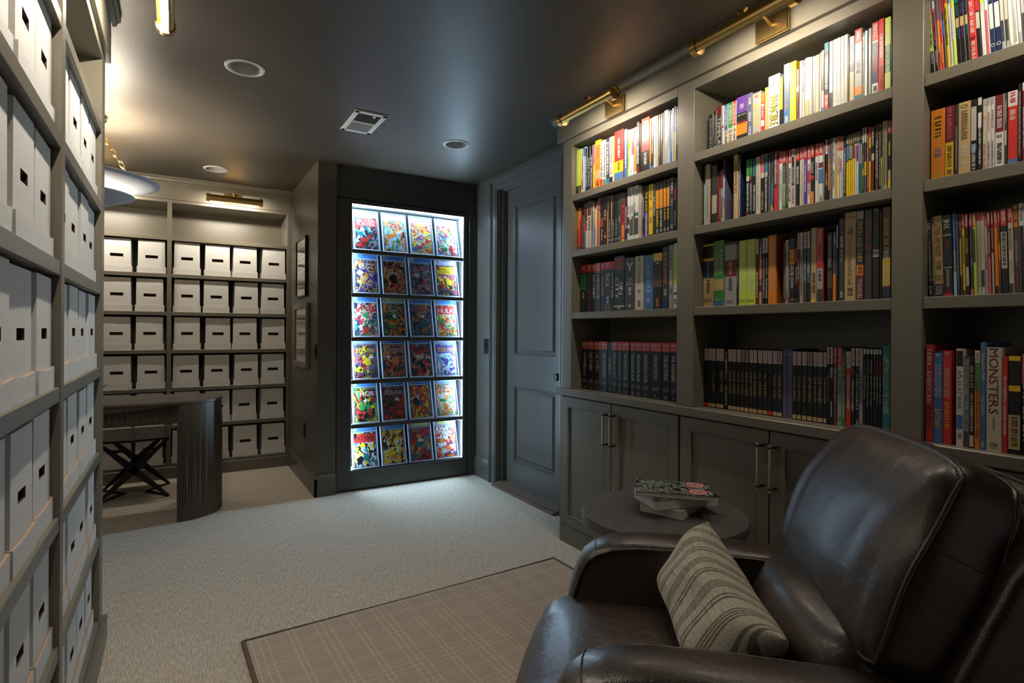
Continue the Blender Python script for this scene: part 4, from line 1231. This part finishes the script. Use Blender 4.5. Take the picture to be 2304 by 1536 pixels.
def books():
    cur = None; ent = []
    def flush():
        if not cur: return
        bay, rw, X, z, tilt = cur; idx = 0; rnd = random.Random(bay*10+rw)
        for (y, p), (y2, p2) in zip(ent, ent[1:]):
            if p[0] in 'GE': continue
            if y2 < 0.03: continue
            idx += 1; make_book(int(bay), int(rw), idx, X, z, y, y2, p, tilt, rnd)
    for ln in BOOKS.split('\n'):
        if ln.startswith('#'):
            flush(); cur = tuple(float(q) for q in ln[1:].split(',')); ent = []
        elif ln:
            p = ln.split('|'); ent.append((float(p[0])/1000, p[1:]))
    flush()
books()
# ------------------------------------------------------------------ rug
rug = empty('area_rug', (1.02, 0.9, 0.0), (0,0,R(1.9))); tag(rug, 'brown plaid area rug with dark bound edge on the carpet', 'rug')
rw2, rl2 = 0.745, 1.49
b = MB(); b.box(-rw2+.008, rw2-.008, -rl2+.008, rl2-.008, 0.001, 0.010); b.build('rug_pile', RUGM, rug)
b = MB(); b.tube([(-rw2,-rl2,.006),(rw2,-rl2,.006),(rw2,rl2,.006),(-rw2,rl2,.006)], 0.0085, 8, closed=True); b.build('binding', RUGB, rug)

# ------------------------------------------------------------------ round side table
TX, TY, TZ = 1.528, 1.465, 0.550
tb = empty('side_table', (TX, TY, 0), (0,0,R(35))); tag(tb, 'round black stained wood side table holding three stacked books', 'table')
b = MB(); b.lathe([(0,TZ),(0.287,TZ),(0.2915,TZ-.0015),(0.294,TZ-.006),(0.294,TZ-.030),(0.291,TZ-.035),(0,TZ-.035)], 72); b.build('tabletop', EBONY, tb, smooth=True, angle=30)
b = MB(); b.lathe([(0.03,TZ-.035),(0.03,.03)], 24); b.lathe([(0.07,TZ-.035),(0.07,TZ-.043),(0,TZ-.043)], 24); b.build('pedestal', BLACKM, tb, smooth=True, angle=30)
b = MB(); b.lathe([(0,.03),(0.03,.03),(0.16,.018),(0.17,.012),(0.17,0.0),(0,0)], 48); b.build('base', BLACKM, tb, smooth=True, angle=30)

def coverpic(name, cols, sc, seed):
    M = mat(name, PAL[cols[0]], 0.22, coat=0.5)
    h = NT(M); tc = h.n('TexCoord'); mp = h.n('Mapping'); mp.inputs['Location'].default_value = (seed, seed*2, 0); h.l(tc.outputs['Object'], mp.inputs[0])
    n1 = h.n('TexNoise', Scale=sc, Detail=4.0, Distortion=1.2); h.l(mp.outputs[0], n1.inputs['Vector'])
    rp = h.n('ValToRGB'); rp.color_ramp.interpolation = 'CONSTANT'; el = rp.color_ramp.elements
    while len(el) < len(cols): el.new(.5)
    for k, c in enumerate(cols): el[k].position = 0.0 if k == 0 else 0.38 + 0.3*k/len(cols); el[k].color = (*PAL[c], 1)
    h.l(n1.outputs['Fac'], rp.inputs[0]); h.l(rp.outputs[0], h.b.inputs['Base Color'])
    return M
def flat_book(cx, cy, z, ang, w, d, t, cm, label, spine_side=-1):
    """book lying flat: w along local x (spine on one side), d along local y"""
    r = empty('stacked_book', (cx, cy, z), (0,0,ang)); tag(r, label, 'book', 'books stacked on the side table')
    e = 0.0014; s = spine_side
    b = MB(); b.box(-w/2,w/2,-d/2,d/2,t-e,t); top = b.build('front_cover', cm, r)
    b = MB(); b.box(-w/2,w/2,-d/2,d/2,0,e); b.box(s*w/2, s*(w/2-.002), -d/2,d/2,e,t-e); b.build('back_cover', ink('s'), r)
    b = MB(); b.box(-w/2+(.002 if s<0 else .004), w/2-(.004 if s<0 else .002), -d/2+.003,d/2-.003,e,t-e); b.build('page_block', mat('white_pages', (.86,.83,.77), .75, bump=(900,.0004,1)), r)
    return r, top
B1 = (Vector((1.434,1.503)), Vector((1.492,1.349)), Vector((1.699,1.422)))
u = (B1[1]-B1[0]); v2 = (B1[2]-B1[1]); a1 = math.atan2(v2.y, v2.x)
c1 = (B1[0]+B1[2])/2
flat_book(c1.x+.012, c1.y+.004, TZ+.001, a1, 0.215, 0.165, 0.030, coverpic('cover_grey_art', 'scwa', 30, 3), 'small grey illustrated book at the bottom of the table stack', 1)
c2 = Vector((1.578, 1.452)); flat_book(c2.x, c2.y, TZ+.032, a1-R(38), 0.258, 0.170, 0.036, coverpic('cover_dark_tabs', 'kese', 20, 5), 'thick dark covered book in the middle of the table stack', 1)
for k, (cc, dx) in enumerate((('y', .085), ('m', .055))):
    pass
rt, top = flat_book(1.563, 1.452, TZ+.069, R(-44), 0.262, 0.172, 0.017, coverpic('cover_colourful_art', 'kesgwndk', 34, 8), 'colourful glossy paperback with red emblems on top of the table stack', -1)
for k, (dx, dy) in enumerate(((.085,-.045),(.082,.045))):
    n = 28
    def ring(r0, r1, z, c): 
        vs = [(dx+rr_*math.cos(2*math.pi*q/n), dy+rr_*math.sin(2*math.pi*q/n), z) for rr_ in (r1, r0) for q in range(n)]
        flat('cover_emblem', vs, [(q,(q+1)%n,n+(q+1)%n,n+q) for q in range(n)], ink(c), top)
    ring(0,.036,.0173,'r'); ring(.024,.030,.0175,'w'); ring(.016,.0195,.0175,'w')
    for a in (R(45), R(-45)):
        ca, sa = math.cos(a), math.sin(a); l, t = .0165, .0022
        flat('cover_emblem', [(dx+ca*x-sa*y, dy+sa*x+ca*y, .0176) for x, y in ((-l,-t),(l,-t),(l,t),(-l,t))], [(0,1,2,3)], ink('w'), top)

# ------------------------------------------------------------------ leather recliner
ROT = R(48.2)
ch = empty('recliner', (1.108, 0.797, 0), (0,0,ROT)); tag(ch, 'dark brown leather recliner armchair with piped cushions', 'armchair')
def grid_cushion(fn, n=(20,16,8), e=0.32, M=LEATHER, name='cushion', parent=None, uvs=False):
    """rounded block: unit cube shell points pushed to a superellipsoid, then placed by fn(u,v,w in -1..1)"""
    bm = bmesh.new(); idx = {}
    def P(i, j, k):
        key = (i,j,k)
        if key not in idx:
            a, b2, c = 2*i/n[0]-1, 2*j/n[1]-1, 2*k/n[2]-1
            idx[key] = bm.verts.new(fn(a, b2, c))
        return idx[key]
    def quad(*q):
        try: bm.faces.new([P(*t) for t in q])
        except ValueError: pass
    for i in range(n[0]):
        for j in range(n[1]):
            quad((i,j,0),(i,j+1,0),(i+1,j+1,0),(i+1,j,0)); quad((i,j,n[2]),(i+1,j,n[2]),(i+1,j+1,n[2]),(i,j+1,n[2]))
    for i in range(n[0]):
        for k in range(n[2]):
            quad((i,0,k),(i+1,0,k),(i+1,0,k+1),(i,0,k+1)); quad((i,n[1],k),(i,n[1],k+1),(i+1,n[1],k+1),(i+1,n[1],k))
    for j in range(n[1]):
        for k in range(n[2]):
            quad((0,j,k),(0,j,k+1),(0,j+1,k+1),(0,j+1,k)); quad((n[0],j,k),(n[0],j+1,k),(n[0],j+1,k+1),(n[0],j,k+1))
    bmesh.ops.recalc_face_normals(bm, faces=bm.faces)
    me = bpy.data.meshes.new(name); bm.to_mesh(me); bm.free(); me.materials.append(M)
    me.polygons.foreach_set('use_smooth', [True]*len(me.polygons))
    return link(name, me, parent)
def sstep(x): x = max(0., min(1., x)); return x*x*(3-2*x)
def rblock(c, s, r, bulge=(0,0,0), shear=None):
    """returns fn for a rounded box of half-size s and edge radius r with crowned faces"""
    def fn(a, b2, w):
        p = [a, b2, w]; q = [0,0,0]
        # spread samples towards the edges
        p = [math.sin(t*math.pi/2)*0.35 + t*0.65 for t in p]
        x = [p[i]*s[i] for i in range(3)]
        inn = [max(-(s[i]-r), min(s[i]-r, x[i])) for i in range(3)]
        d = Vector([x[i]-inn[i] for i in range(3)])
        if d.length > 1e-9:
            k = max(abs(d[i]) for i in range(3)) 
            d = d.normalized()*k
        o = [inn[i]+d[i] for i in range(3)]
        for i in range(3):
            if bulge[i]:
                j, l = (i+1) % 3, (i+2) % 3
                f = (1-(o[j]/s[j])**2)*(1-(o[l]/s[l])**2)
                o[i] += bulge[i]*f*(o[i]/s[i])
        v = Vector(o)
        if shear: v = shear(v)
        return Vector(c) + v
    return fn
def tilt_fn(ang, extra=None):
    ca, sa = math.cos(ang), math.sin(ang)
    def f(v):
        if extra: v = extra(v)
        return Vector((v.x, v.y*ca - v.z*sa, v.y*sa + v.z*ca))
    return f
# seat: boxed cushion with a waterfall front that runs out past the arms
def seat_shape(v):
    t = sstep((v.y-0.12)/0.22)
    v = v.copy(); v.z -= 0.035*t*t
    if v.y > 0.16 and abs(v.x) > 0.2: v.x *= 1 + 0.28*sstep((v.y-0.16)/0.05)
    return v
grid_cushion(rblock((0,0.185,0.385), (0.236,0.325,0.085), 0.06, (0,0.02,0.016), seat_shape), (26,26,12), name='seat', parent=ch)
# lower back (lumbar) roll
def lum(v):
    v = v.copy(); v.y += 0.018*math.cos(v.x*9.5) ; v.z += 0.012*math.cos(v.x*7); return v
grid_cushion(rblock((0,-0.115,0.535), (0.25,0.068,0.115), 0.066, (0,0.02,0), tilt_fn(R(24), lum)), (26,10,14), name='lumbar_cushion', parent=ch)
# head and back cushion
BA = R(24.5); BC = (0, -0.258, 0.782); BS = (0.285, 0.078, 0.200)
def bk(v):
    v = v.copy()
    f = 1 - 0.10*sstep((v.z-0.02)/0.18)      # a little narrower at the top
    v.x *= f
    v.z -= 0.030*(v.x/0.285)**4*sstep((v.z)/0.15)
    # gathered creases on both front sides
    if v.y > 0:
        v.y += 0.0035*math.sin(v.x*60+v.z*10)*sstep((abs(v.x)-0.10)/0.12)*(1-abs(v.z)/0.22)
        v.y += 0.010*math.cos(v.z*14)
    return v
bfn = rblock(BC, BS, 0.05, (0.012,0.026,0.010), tilt_fn(BA, bk))
bcush = grid_cushion(bfn, (40,14,30), name='back_cushion', parent=ch)
def piping(fn, ring, r=0.0052, name='piping', parent=ch):
    b = MB(); pts = [fn(*q) for q in ring]; b.tube(pts, r, 8, closed=True); return b.build(name, LEATHER, parent, smooth=True, angle=80)
def edge_ring(w, k=0.93, n=14):
    out = []
    for s0, s1 in (((-1,-1),(1,-1)),((1,-1),(1,1)),((1,1),(-1,1)),((-1,1),(-1,-1))):
        for i in range(n):
            f = i/n; out.append((s0[0]+(s1[0]-s0[0])*f, w, s0[1]+(s1[1]-s0[1])*f))
    return out
def ring_on(cush_fn, w, push=0.001):
    pts = []
    for a, _, c in edge_ring(w): pts.append((a, w, c))
    return pts
piping(bfn, ring_on(bfn, 0.72), parent=bcush); piping(bfn, ring_on(bfn, -0.55), parent=bcush)
b = MB(); b.tube([bfn(-1, f, 0.22) for f in (0.7,0.5,0.3,0.1,-0.1,-0.3,-0.5)], 0.0028, 6); b.build('boxing_seam', LEATHER, bcush, smooth=True)
# outer back shell with side wings
def shell(v):
    v = v.copy(); v.x *= 1 - 0.12*sstep((v.z-0.05)/0.35); return v
sfn = rblock((0,-0.395,0.600), (0.325,0.050,0.325), 0.035, (0,-0.03,0), tilt_fn(R(23), shell))
sh = grid_cushion(sfn, (22,8,22), name='outer_back', parent=ch)
piping(sfn, ring_on(sfn, 0.55), 0.005, parent=sh)
for s in (-1, 1):
    # side wing that closes the back above the arm
    poly = [(-0.205,0.575),(-0.245,0.66),(-0.315,0.815),(-0.350,0.868),(-0.395,0.868),(-0.470,0.78),(-0.42,0.60),(-0.36,0.48),(-0.16,0.48)]
    b = MB(); b.prism(poly, 0.272, 0.330, 'yz')
    wng = b.build('wing', LEATHER, ch, bevel=0.018, seg=4, smooth=True, angle=60)
    if s < 0: wng.scale = (-1,1,1)
    # arm: padded block with a scrolled front
    prof = []
    top = [(-0.40,0.585),(-0.25,0.600),(-0.05,0.612),(0.12,0.617),(0.24,0.615),(0.31,0.606),(0.355,0.590),(0.385,0.566),(0.404,0.530),(0.420,0.480),(0.432,0.42),(0.438,0.34),(0.436,0.22),(0.43,0.10)]
    b = MB(); xi, xo = 0.242, 0.372
    secs = [(xi,-.012),(xi+.004,-.004),(xi+.018,0.002),(xi+.05,0.007),(xi+.08,0.007),(xo-.018,0.0),(xo-.004,-.010),(xo,-.022)]
    # outline inset along the profile normal for the crowned top
    def off(i, d):
        p = Vector(top[i]); t = (Vector(top[min(i+1,len(top)-1)]) - Vector(top[max(i-1,0)])).normalized(); nn = Vector((-t.y, t.x))
        if nn.y < 0 and abs(nn.y) > abs(nn.x): nn = -nn
        if abs(nn.x) >= abs(nn.y) and nn.x < 0: nn = -nn
        return p + nn*d
    N = len(top); vs = []
    for x, d in secs:
        for i in range(N): q = off(i, d); vs.append((x, q.x, q.y))
    fs = [(k*N+i, k*N+i+1, (k+1)*N+i+1, (k+1)*N+i) for k in range(len(secs)-1) for i in range(N-1)]
    for k in (0, len(secs)-1):
        base = len(vs); vs.append((secs[k][0], -0.40, 0.10)); fs.append(tuple([k*N+i for i in range(N)] + [base]))
    b.add(vs, fs); arm = b.build('arm', LEATHER, ch, smooth=True, angle=50)
    for x, d in ((xi-.001,-.010),(xo+.0005,-.020)):
        b = MB(); b.tube([(x, off(i,d).x, off(i,d).y) for i in range(N)], 0.0046, 8); b.build('piping', LEATHER, arm, smooth=True, angle=80)
    b = MB(); b.tube([(x, off(6,d+.0004).x, off(6,d+.0004).y) for x, d in secs], 0.0016, 6); b.build('arm_seam', LEATHER, arm, smooth=True)
    if s < 0: arm.scale = (-1,1,1)
b = MB(); b.box(-0.245,0.245,-0.42,0.40,0.10,0.32); b.build('frame', LEATHER, ch, bevel=0.02, seg=3, smooth=True)
for sx in (-1, 1):
    for sy in (-0.34, 0.34):
        b = MB(); b.tube([(sx*0.29,sy,0.0),(sx*0.29,sy,0.11)], [0.016,0.022], 12); b.build('leg', EBONY, ch, smooth=True, angle=40)

# throw pillow
def pillow_mat():
    M = mat('striped_linen', (0.4,0.37,0.3), 0.9, spec=0.15, sheen=0.2)
    h = NT(M); tc = h.n('TexCoord'); sep = h.n('SeparateXYZ'); h.l(tc.outputs['Object'], sep.inputs[0])
    mp = h.n('Mapping'); mp.inputs['Scale'].default_value = (25, 520, 520); h.l(tc.outputs['Object'], mp.inputs[0])
    n = h.n('TexNoise', Scale=1.0, Detail=2.0); h.l(mp.outputs[0], n.inputs['Vector'])
    base = h.mix(h.math('MULTIPLY_ADD', n.outputs['Fac'], 1.8, -0.4), (0.36,0.325,0.255), (0.82,0.77,0.65))
    per = 0.095
    fr = h.math('FRACT', h.math('MULTIPLY_ADD', sep.outputs[0], 1/per, 10.3))
    tot = None
    for cpos, wd in ((0.10,0.035),(0.22,0.028),(0.50,0.022),(0.57,0.022),(0.64,0.022),(0.71,0.022)):
        k = h.math('LESS_THAN', h.math('ABSOLUTE', h.math('SUBTRACT', fr, cpos)), wd); tot = k if tot is None else h.math('MAXIMUM', tot, k)
    st = h.math('MULTIPLY', tot, h.math('MULTIPLY_ADD', n.outputs['Fac'], -0.6, 1.05))
    h.l(h.mix(st, base, (0.085,0.07,0.045)), h.b.inputs['Base Color'])
    bp = h.n('Bump', Distance=0.0012, Strength=0.7); h.l(n.outputs['Fac'], bp.inputs['Height']); h.l(bp.outputs['Normal'], h.b.inputs['Normal'])
    return M
PM = pillow_mat()
def pil(a, b2, w):
    a2 = math.sin(a*math.pi/2); c2 = math.sin(w*math.pi/2); a2 = a2*.5+a*.5; c2 = c2*.5+w*.5
    W2, H2_ = 0.235, 0.108
    prof = ((1-a2**4)*(1-c2**4))**0.55
    pinch = 1 - 0.17*(1-a2*a2)*abs(c2)**3
    pin2 = 1 - 0.12*(1-c2*c2)*abs(a2)**3
    return Vector((W2*a2*pin2, 0.082*b2*prof + 0.003*b2 + .004*math.sin(a2*7+c2*3)*prof, H2_*c2*pinch))
pc_f, pc_n = Vector((0.237,0.055,0.685)), Vector((-0.195,-0.012,0.625))
xa = (pc_f-pc_n).normalized(); za = Vector((0.0,-0.52,0.85)); za = (za - xa*za.dot(xa)).normalized(); ya = za.cross(xa)
mid = (pc_f+pc_n)/2 - za*0.103
pm = Matrix((xa, ya, za)).transposed().to_4x4(); pm.translation = mid
pw = Matrix.Translation(Vector((1.108,0.797,0))) @ Matrix.Rotation(ROT, 4, 'Z') @ pm
pl = grid_cushion(pil, (30,10,24), M=PM, name='throw_pillow')
pl.matrix_world = pw; tag(pl, 'grey beige striped throw pillow leaning on the recliner seat', 'pillow')

# ------------------------------------------------------------------ desk, stool, pendant
DX, DY, DR, DH = 0.010, 4.325, 0.268, 0.752
dk = empty('desk', (-0.55, DY, 0)); tag(dk, 'dark walnut desk with fluted half-round pedestals under a rounded top', 'desk')
def dkc(o): o.parent = dk; o.location = -Vector(dk.location); return o
DL = -1.11
pts = [(DX+DR*math.sin(math.pi*k/24), DY-DR*math.cos(math.pi*k/24)) for k in range(25)] + [(DL-DR*math.sin(math.pi*k/24), DY+DR*math.cos(math.pi*k/24)) for k in range(25)]
b = MB(); b.prism(pts, DH-.016, DH); dkc(b.build('top_edge', WALNUT, bevel=0.002, smooth=True, angle=30))
ins = [((x-(-0.55))*0.975-0.55, (y-DY)*0.95+DY) for x, y in pts]
b = MB(); b.prism(ins, DH+.0002, DH+.0016); dkc(b.build('top_inlay', WALNUTT))
def flutes(path, z0, z1, r=0.0072):
    """row of half-round reeds along a path"""
    b = MB()
    for (x, y, nx, ny) in path:
        tx, ty = -ny, nx; ring = []
        for k in range(7):
            a = math.pi*k/6; c, s = math.cos(a)*r, math.sin(a)*r
            ring.append((x+tx*c+nx*s, y+ty*c+ny*s))
        vs = [(p[0],p[1],z0) for p in ring] + [(p[0],p[1],z1) for p in ring]
        b.add(vs, [(k,k+1,8+k-1,7+k) for k in range(6)] + [tuple(range(7)), tuple(range(7,14))])
    return b
for sgn, cx in ((1, DX), (-1, DL)):
    rr_ = DR-0.0085; n = 54
    pp = [(cx+sgn*rr_*math.sin(math.pi*k/24), DY-rr_*math.cos(math.pi*k/24)) for k in range(25)] + [(cx+sgn*0.028, DY+rr_), (cx+sgn*0.028, DY-rr_)]
    b = MB(); b.prism(pp, 0.004, DH-.016); core = dkc(b.build('pedestal', WALNUT))
    path = [(cx+sgn*rr_*math.sin(math.pi*(k+.5)/n), DY-rr_*math.cos(math.pi*(k+.5)/n), sgn*math.sin(math.pi*(k+.5)/n), -math.cos(math.pi*(k+.5)/n)) for k in range(n)]
    f = flutes(path, 0.002, DH-.016).build('fluting', WALNUT, core, smooth=True, angle=50)
for yy, ny in ((DY-DR+0.0095, -1), (DY+DR-0.0095, 1)):
    b = MB(); b.box(DL, DX+0.03, yy, yy-ny*0.018, 0.618, DH-.016); ap = dkc(b.build('apron', WALNUT))
    path = [(DL+0.0075+k*0.0150, yy, 0, ny) for k in range(int((DX-DL+0.02)/0.0150))]
    flutes(path, 0.619, DH-.016).build('fluting', WALNUT, ap, smooth=True, angle=50)

st = empty('stool', (-0.25, 4.93, 0)); tag(st, 'dark bronze stool with crossed tapered legs behind the desk', 'stool')
b = MB(); b.prism([(-0.21,-0.20),(0.0,-0.235),(0.21,-0.20),(0.21,0.20),(0.0,0.235),(-0.21,0.20)], 0.415, 0.432); b.build('seat', BRONZE, st, bevel=0.003)
def blade(p0, p1, w0, w1, t):
    """bar that is widest in the middle, tapering to both ends"""
    p0, p1 = Vector(p0), Vector(p1); d = (p1-p0).normalized(); n = d.cross(Vector((0,1,0))).normalized(); s = Vector((0,1,0))
    b = MB(); vs = []
    for f, ww in ((0,w0),(0.5,w1),(1,w0)):
        c = p0.lerp(p1, f)
        vs += [c+n*ww+s*t, c-n*ww+s*t, c-n*ww-s*t, c+n*ww-s*t]
    b.add(vs, [(0,1,5,4),(1,2,6,5),(2,3,7,6),(3,0,4,7),(4,5,9,8),(5,6,10,9),(6,7,11,10),(7,4,8,11),(3,2,1,0),(8,9,10,11)])
    return b
for yy in (-0.19, 0.19):
    blade((-0.21,yy,0.005),(0.205,yy,0.42),0.007,0.025,0.014).build('leg', BRONZE, st)
    blade((0.21,yy,0.005),(-0.205,yy,0.42),0.007,0.025,0.014).build('leg', BRONZE, st)
for sx in (-1, 1):
    b = MB(); b.tube([(sx*0.21,-0.19,0.008),(sx*0.07,0.0,0.012),(sx*0.21,0.19,0.008)], [0.006,0.010,0.006], 6); b.build('floor_stretcher', BRONZE, st)

PX, PY = -0.475, 4.0
pn = empty('pendant_lamp', (PX, PY, 0)); tag(pn, 'two-tier white plaster dish pendant hanging on brass chains at the left', 'pendant lamp')
b = MB(); b.lathe([(0,2.435),(0.05,2.435),(0.115,2.425),(0.125,2.414),(0.118,2.408),(0.06,2.404),(0.02,2.395),(0,2.395)], 36); b.build('canopy', GOLD, pn, smooth=True, angle=40)
def dish(z, r, dep, t, hole):
    pr = []
    for k in range(13):
        f = k/12; rr_ = hole + (r-hole)*f; pr.append((rr_, z-dep*(1-f)**1.0*(1-0.35*f*f) + 0.012*f**6))
    up = [(a, z2+t) for a, z2 in reversed(pr)]
    b = MB(); b.lathe([up[-1]] + pr + [(r+.006, pr[-1][1]+t*0.5)] + up, 56); return b
dish(2.045, 0.385, 0.055, 0.010, 0.14).build('upper_dish', PLASTER, pn, smooth=True, angle=70)
dish(1.962, 0.258, 0.085, 0.010, 0.0).build('lower_dish', PLASTER, pn, smooth=True, angle=70)
b = MB(); b.lathe([(0,1.925),(0.03,1.922),(0.042,1.908),(0.03,1.894),(0,1.892)], 28); b.build('bulb', E_PEND, pn, smooth=True)
b = MB(); b.lathe([(0.10,2.062),(0.20,2.062)], 36); b.build('uplight_ring', E_UP, pn)
b = MB(); b.tube([(0,0,1.90),(0,0,2.40)], 0.006, 8); b.build('stem', GOLD, pn, smooth=True)
lk = MB(); R1, r1 = 0.0155, 0.0036
lv = []
for k in range(16):
    a = 2*math.pi*k/16; lv.append((R1*0.62*math.cos(a), 0, R1*math.sin(a) + (R1*0.55 if math.sin(a) > 0 else -R1*0.55)))
lk.tube(lv, r1, 6, closed=True); LK = lk.mesh('chain_link', GOLD, smooth=True)
for ci, ang in enumerate((R(-6), R(114), R(234))):
    p0 = Vector((0.05*math.cos(ang), 0.05*math.sin(ang), 2.405)); p1 = Vector((0.27*math.cos(ang), 0.27*math.sin(ang), 2.052))
    d = p1-p0; n = int(d.length/0.037); q = d.to_track_quat('Z', 'Y')
    for i in range(n):
        o = link('chain_link', LK, pn, p0 + d*((i+.5)/n)); o.rotation_mode = 'QUATERNION'
        o.rotation_quaternion = q @ Matrix.Rotation(R(90)*(i % 2), 4, 'Z').to_quaternion()
    

# red pencil leaning in a small cup at the hidden end of the desk
cp = empty('pencil_cup', (-0.50, 4.36, DH+.0018)); tag(cp, 'small dark cup on the desk, tucked behind the left shelving', 'cup')
b = MB(); b.lathe([(0,0),(0.034,0),(0.036,0.09),(0.033,0.09),(0.031,0.006),(0,0.006)], 24); b.build('cup_body', BLACKM, cp, smooth=True, angle=40)
pcl = empty('red_pencil', (-0.515, 4.36, DH+.012), (0, R(58), 0)); tag(pcl, 'red pencil tip slanting above the desk in front of the boxes', 'pencil')
b = MB(); b.tube([(0,0,0),(0,0,0.150)], 0.0045, 6); b.build('pencil_barrel', ink('d'), pcl)
b = MB(); b.tube([(0,0,0.150),(0,0,0.178)], [0.0045,0.0006], 6); b.build('pencil_tip', ink('r'), pcl)
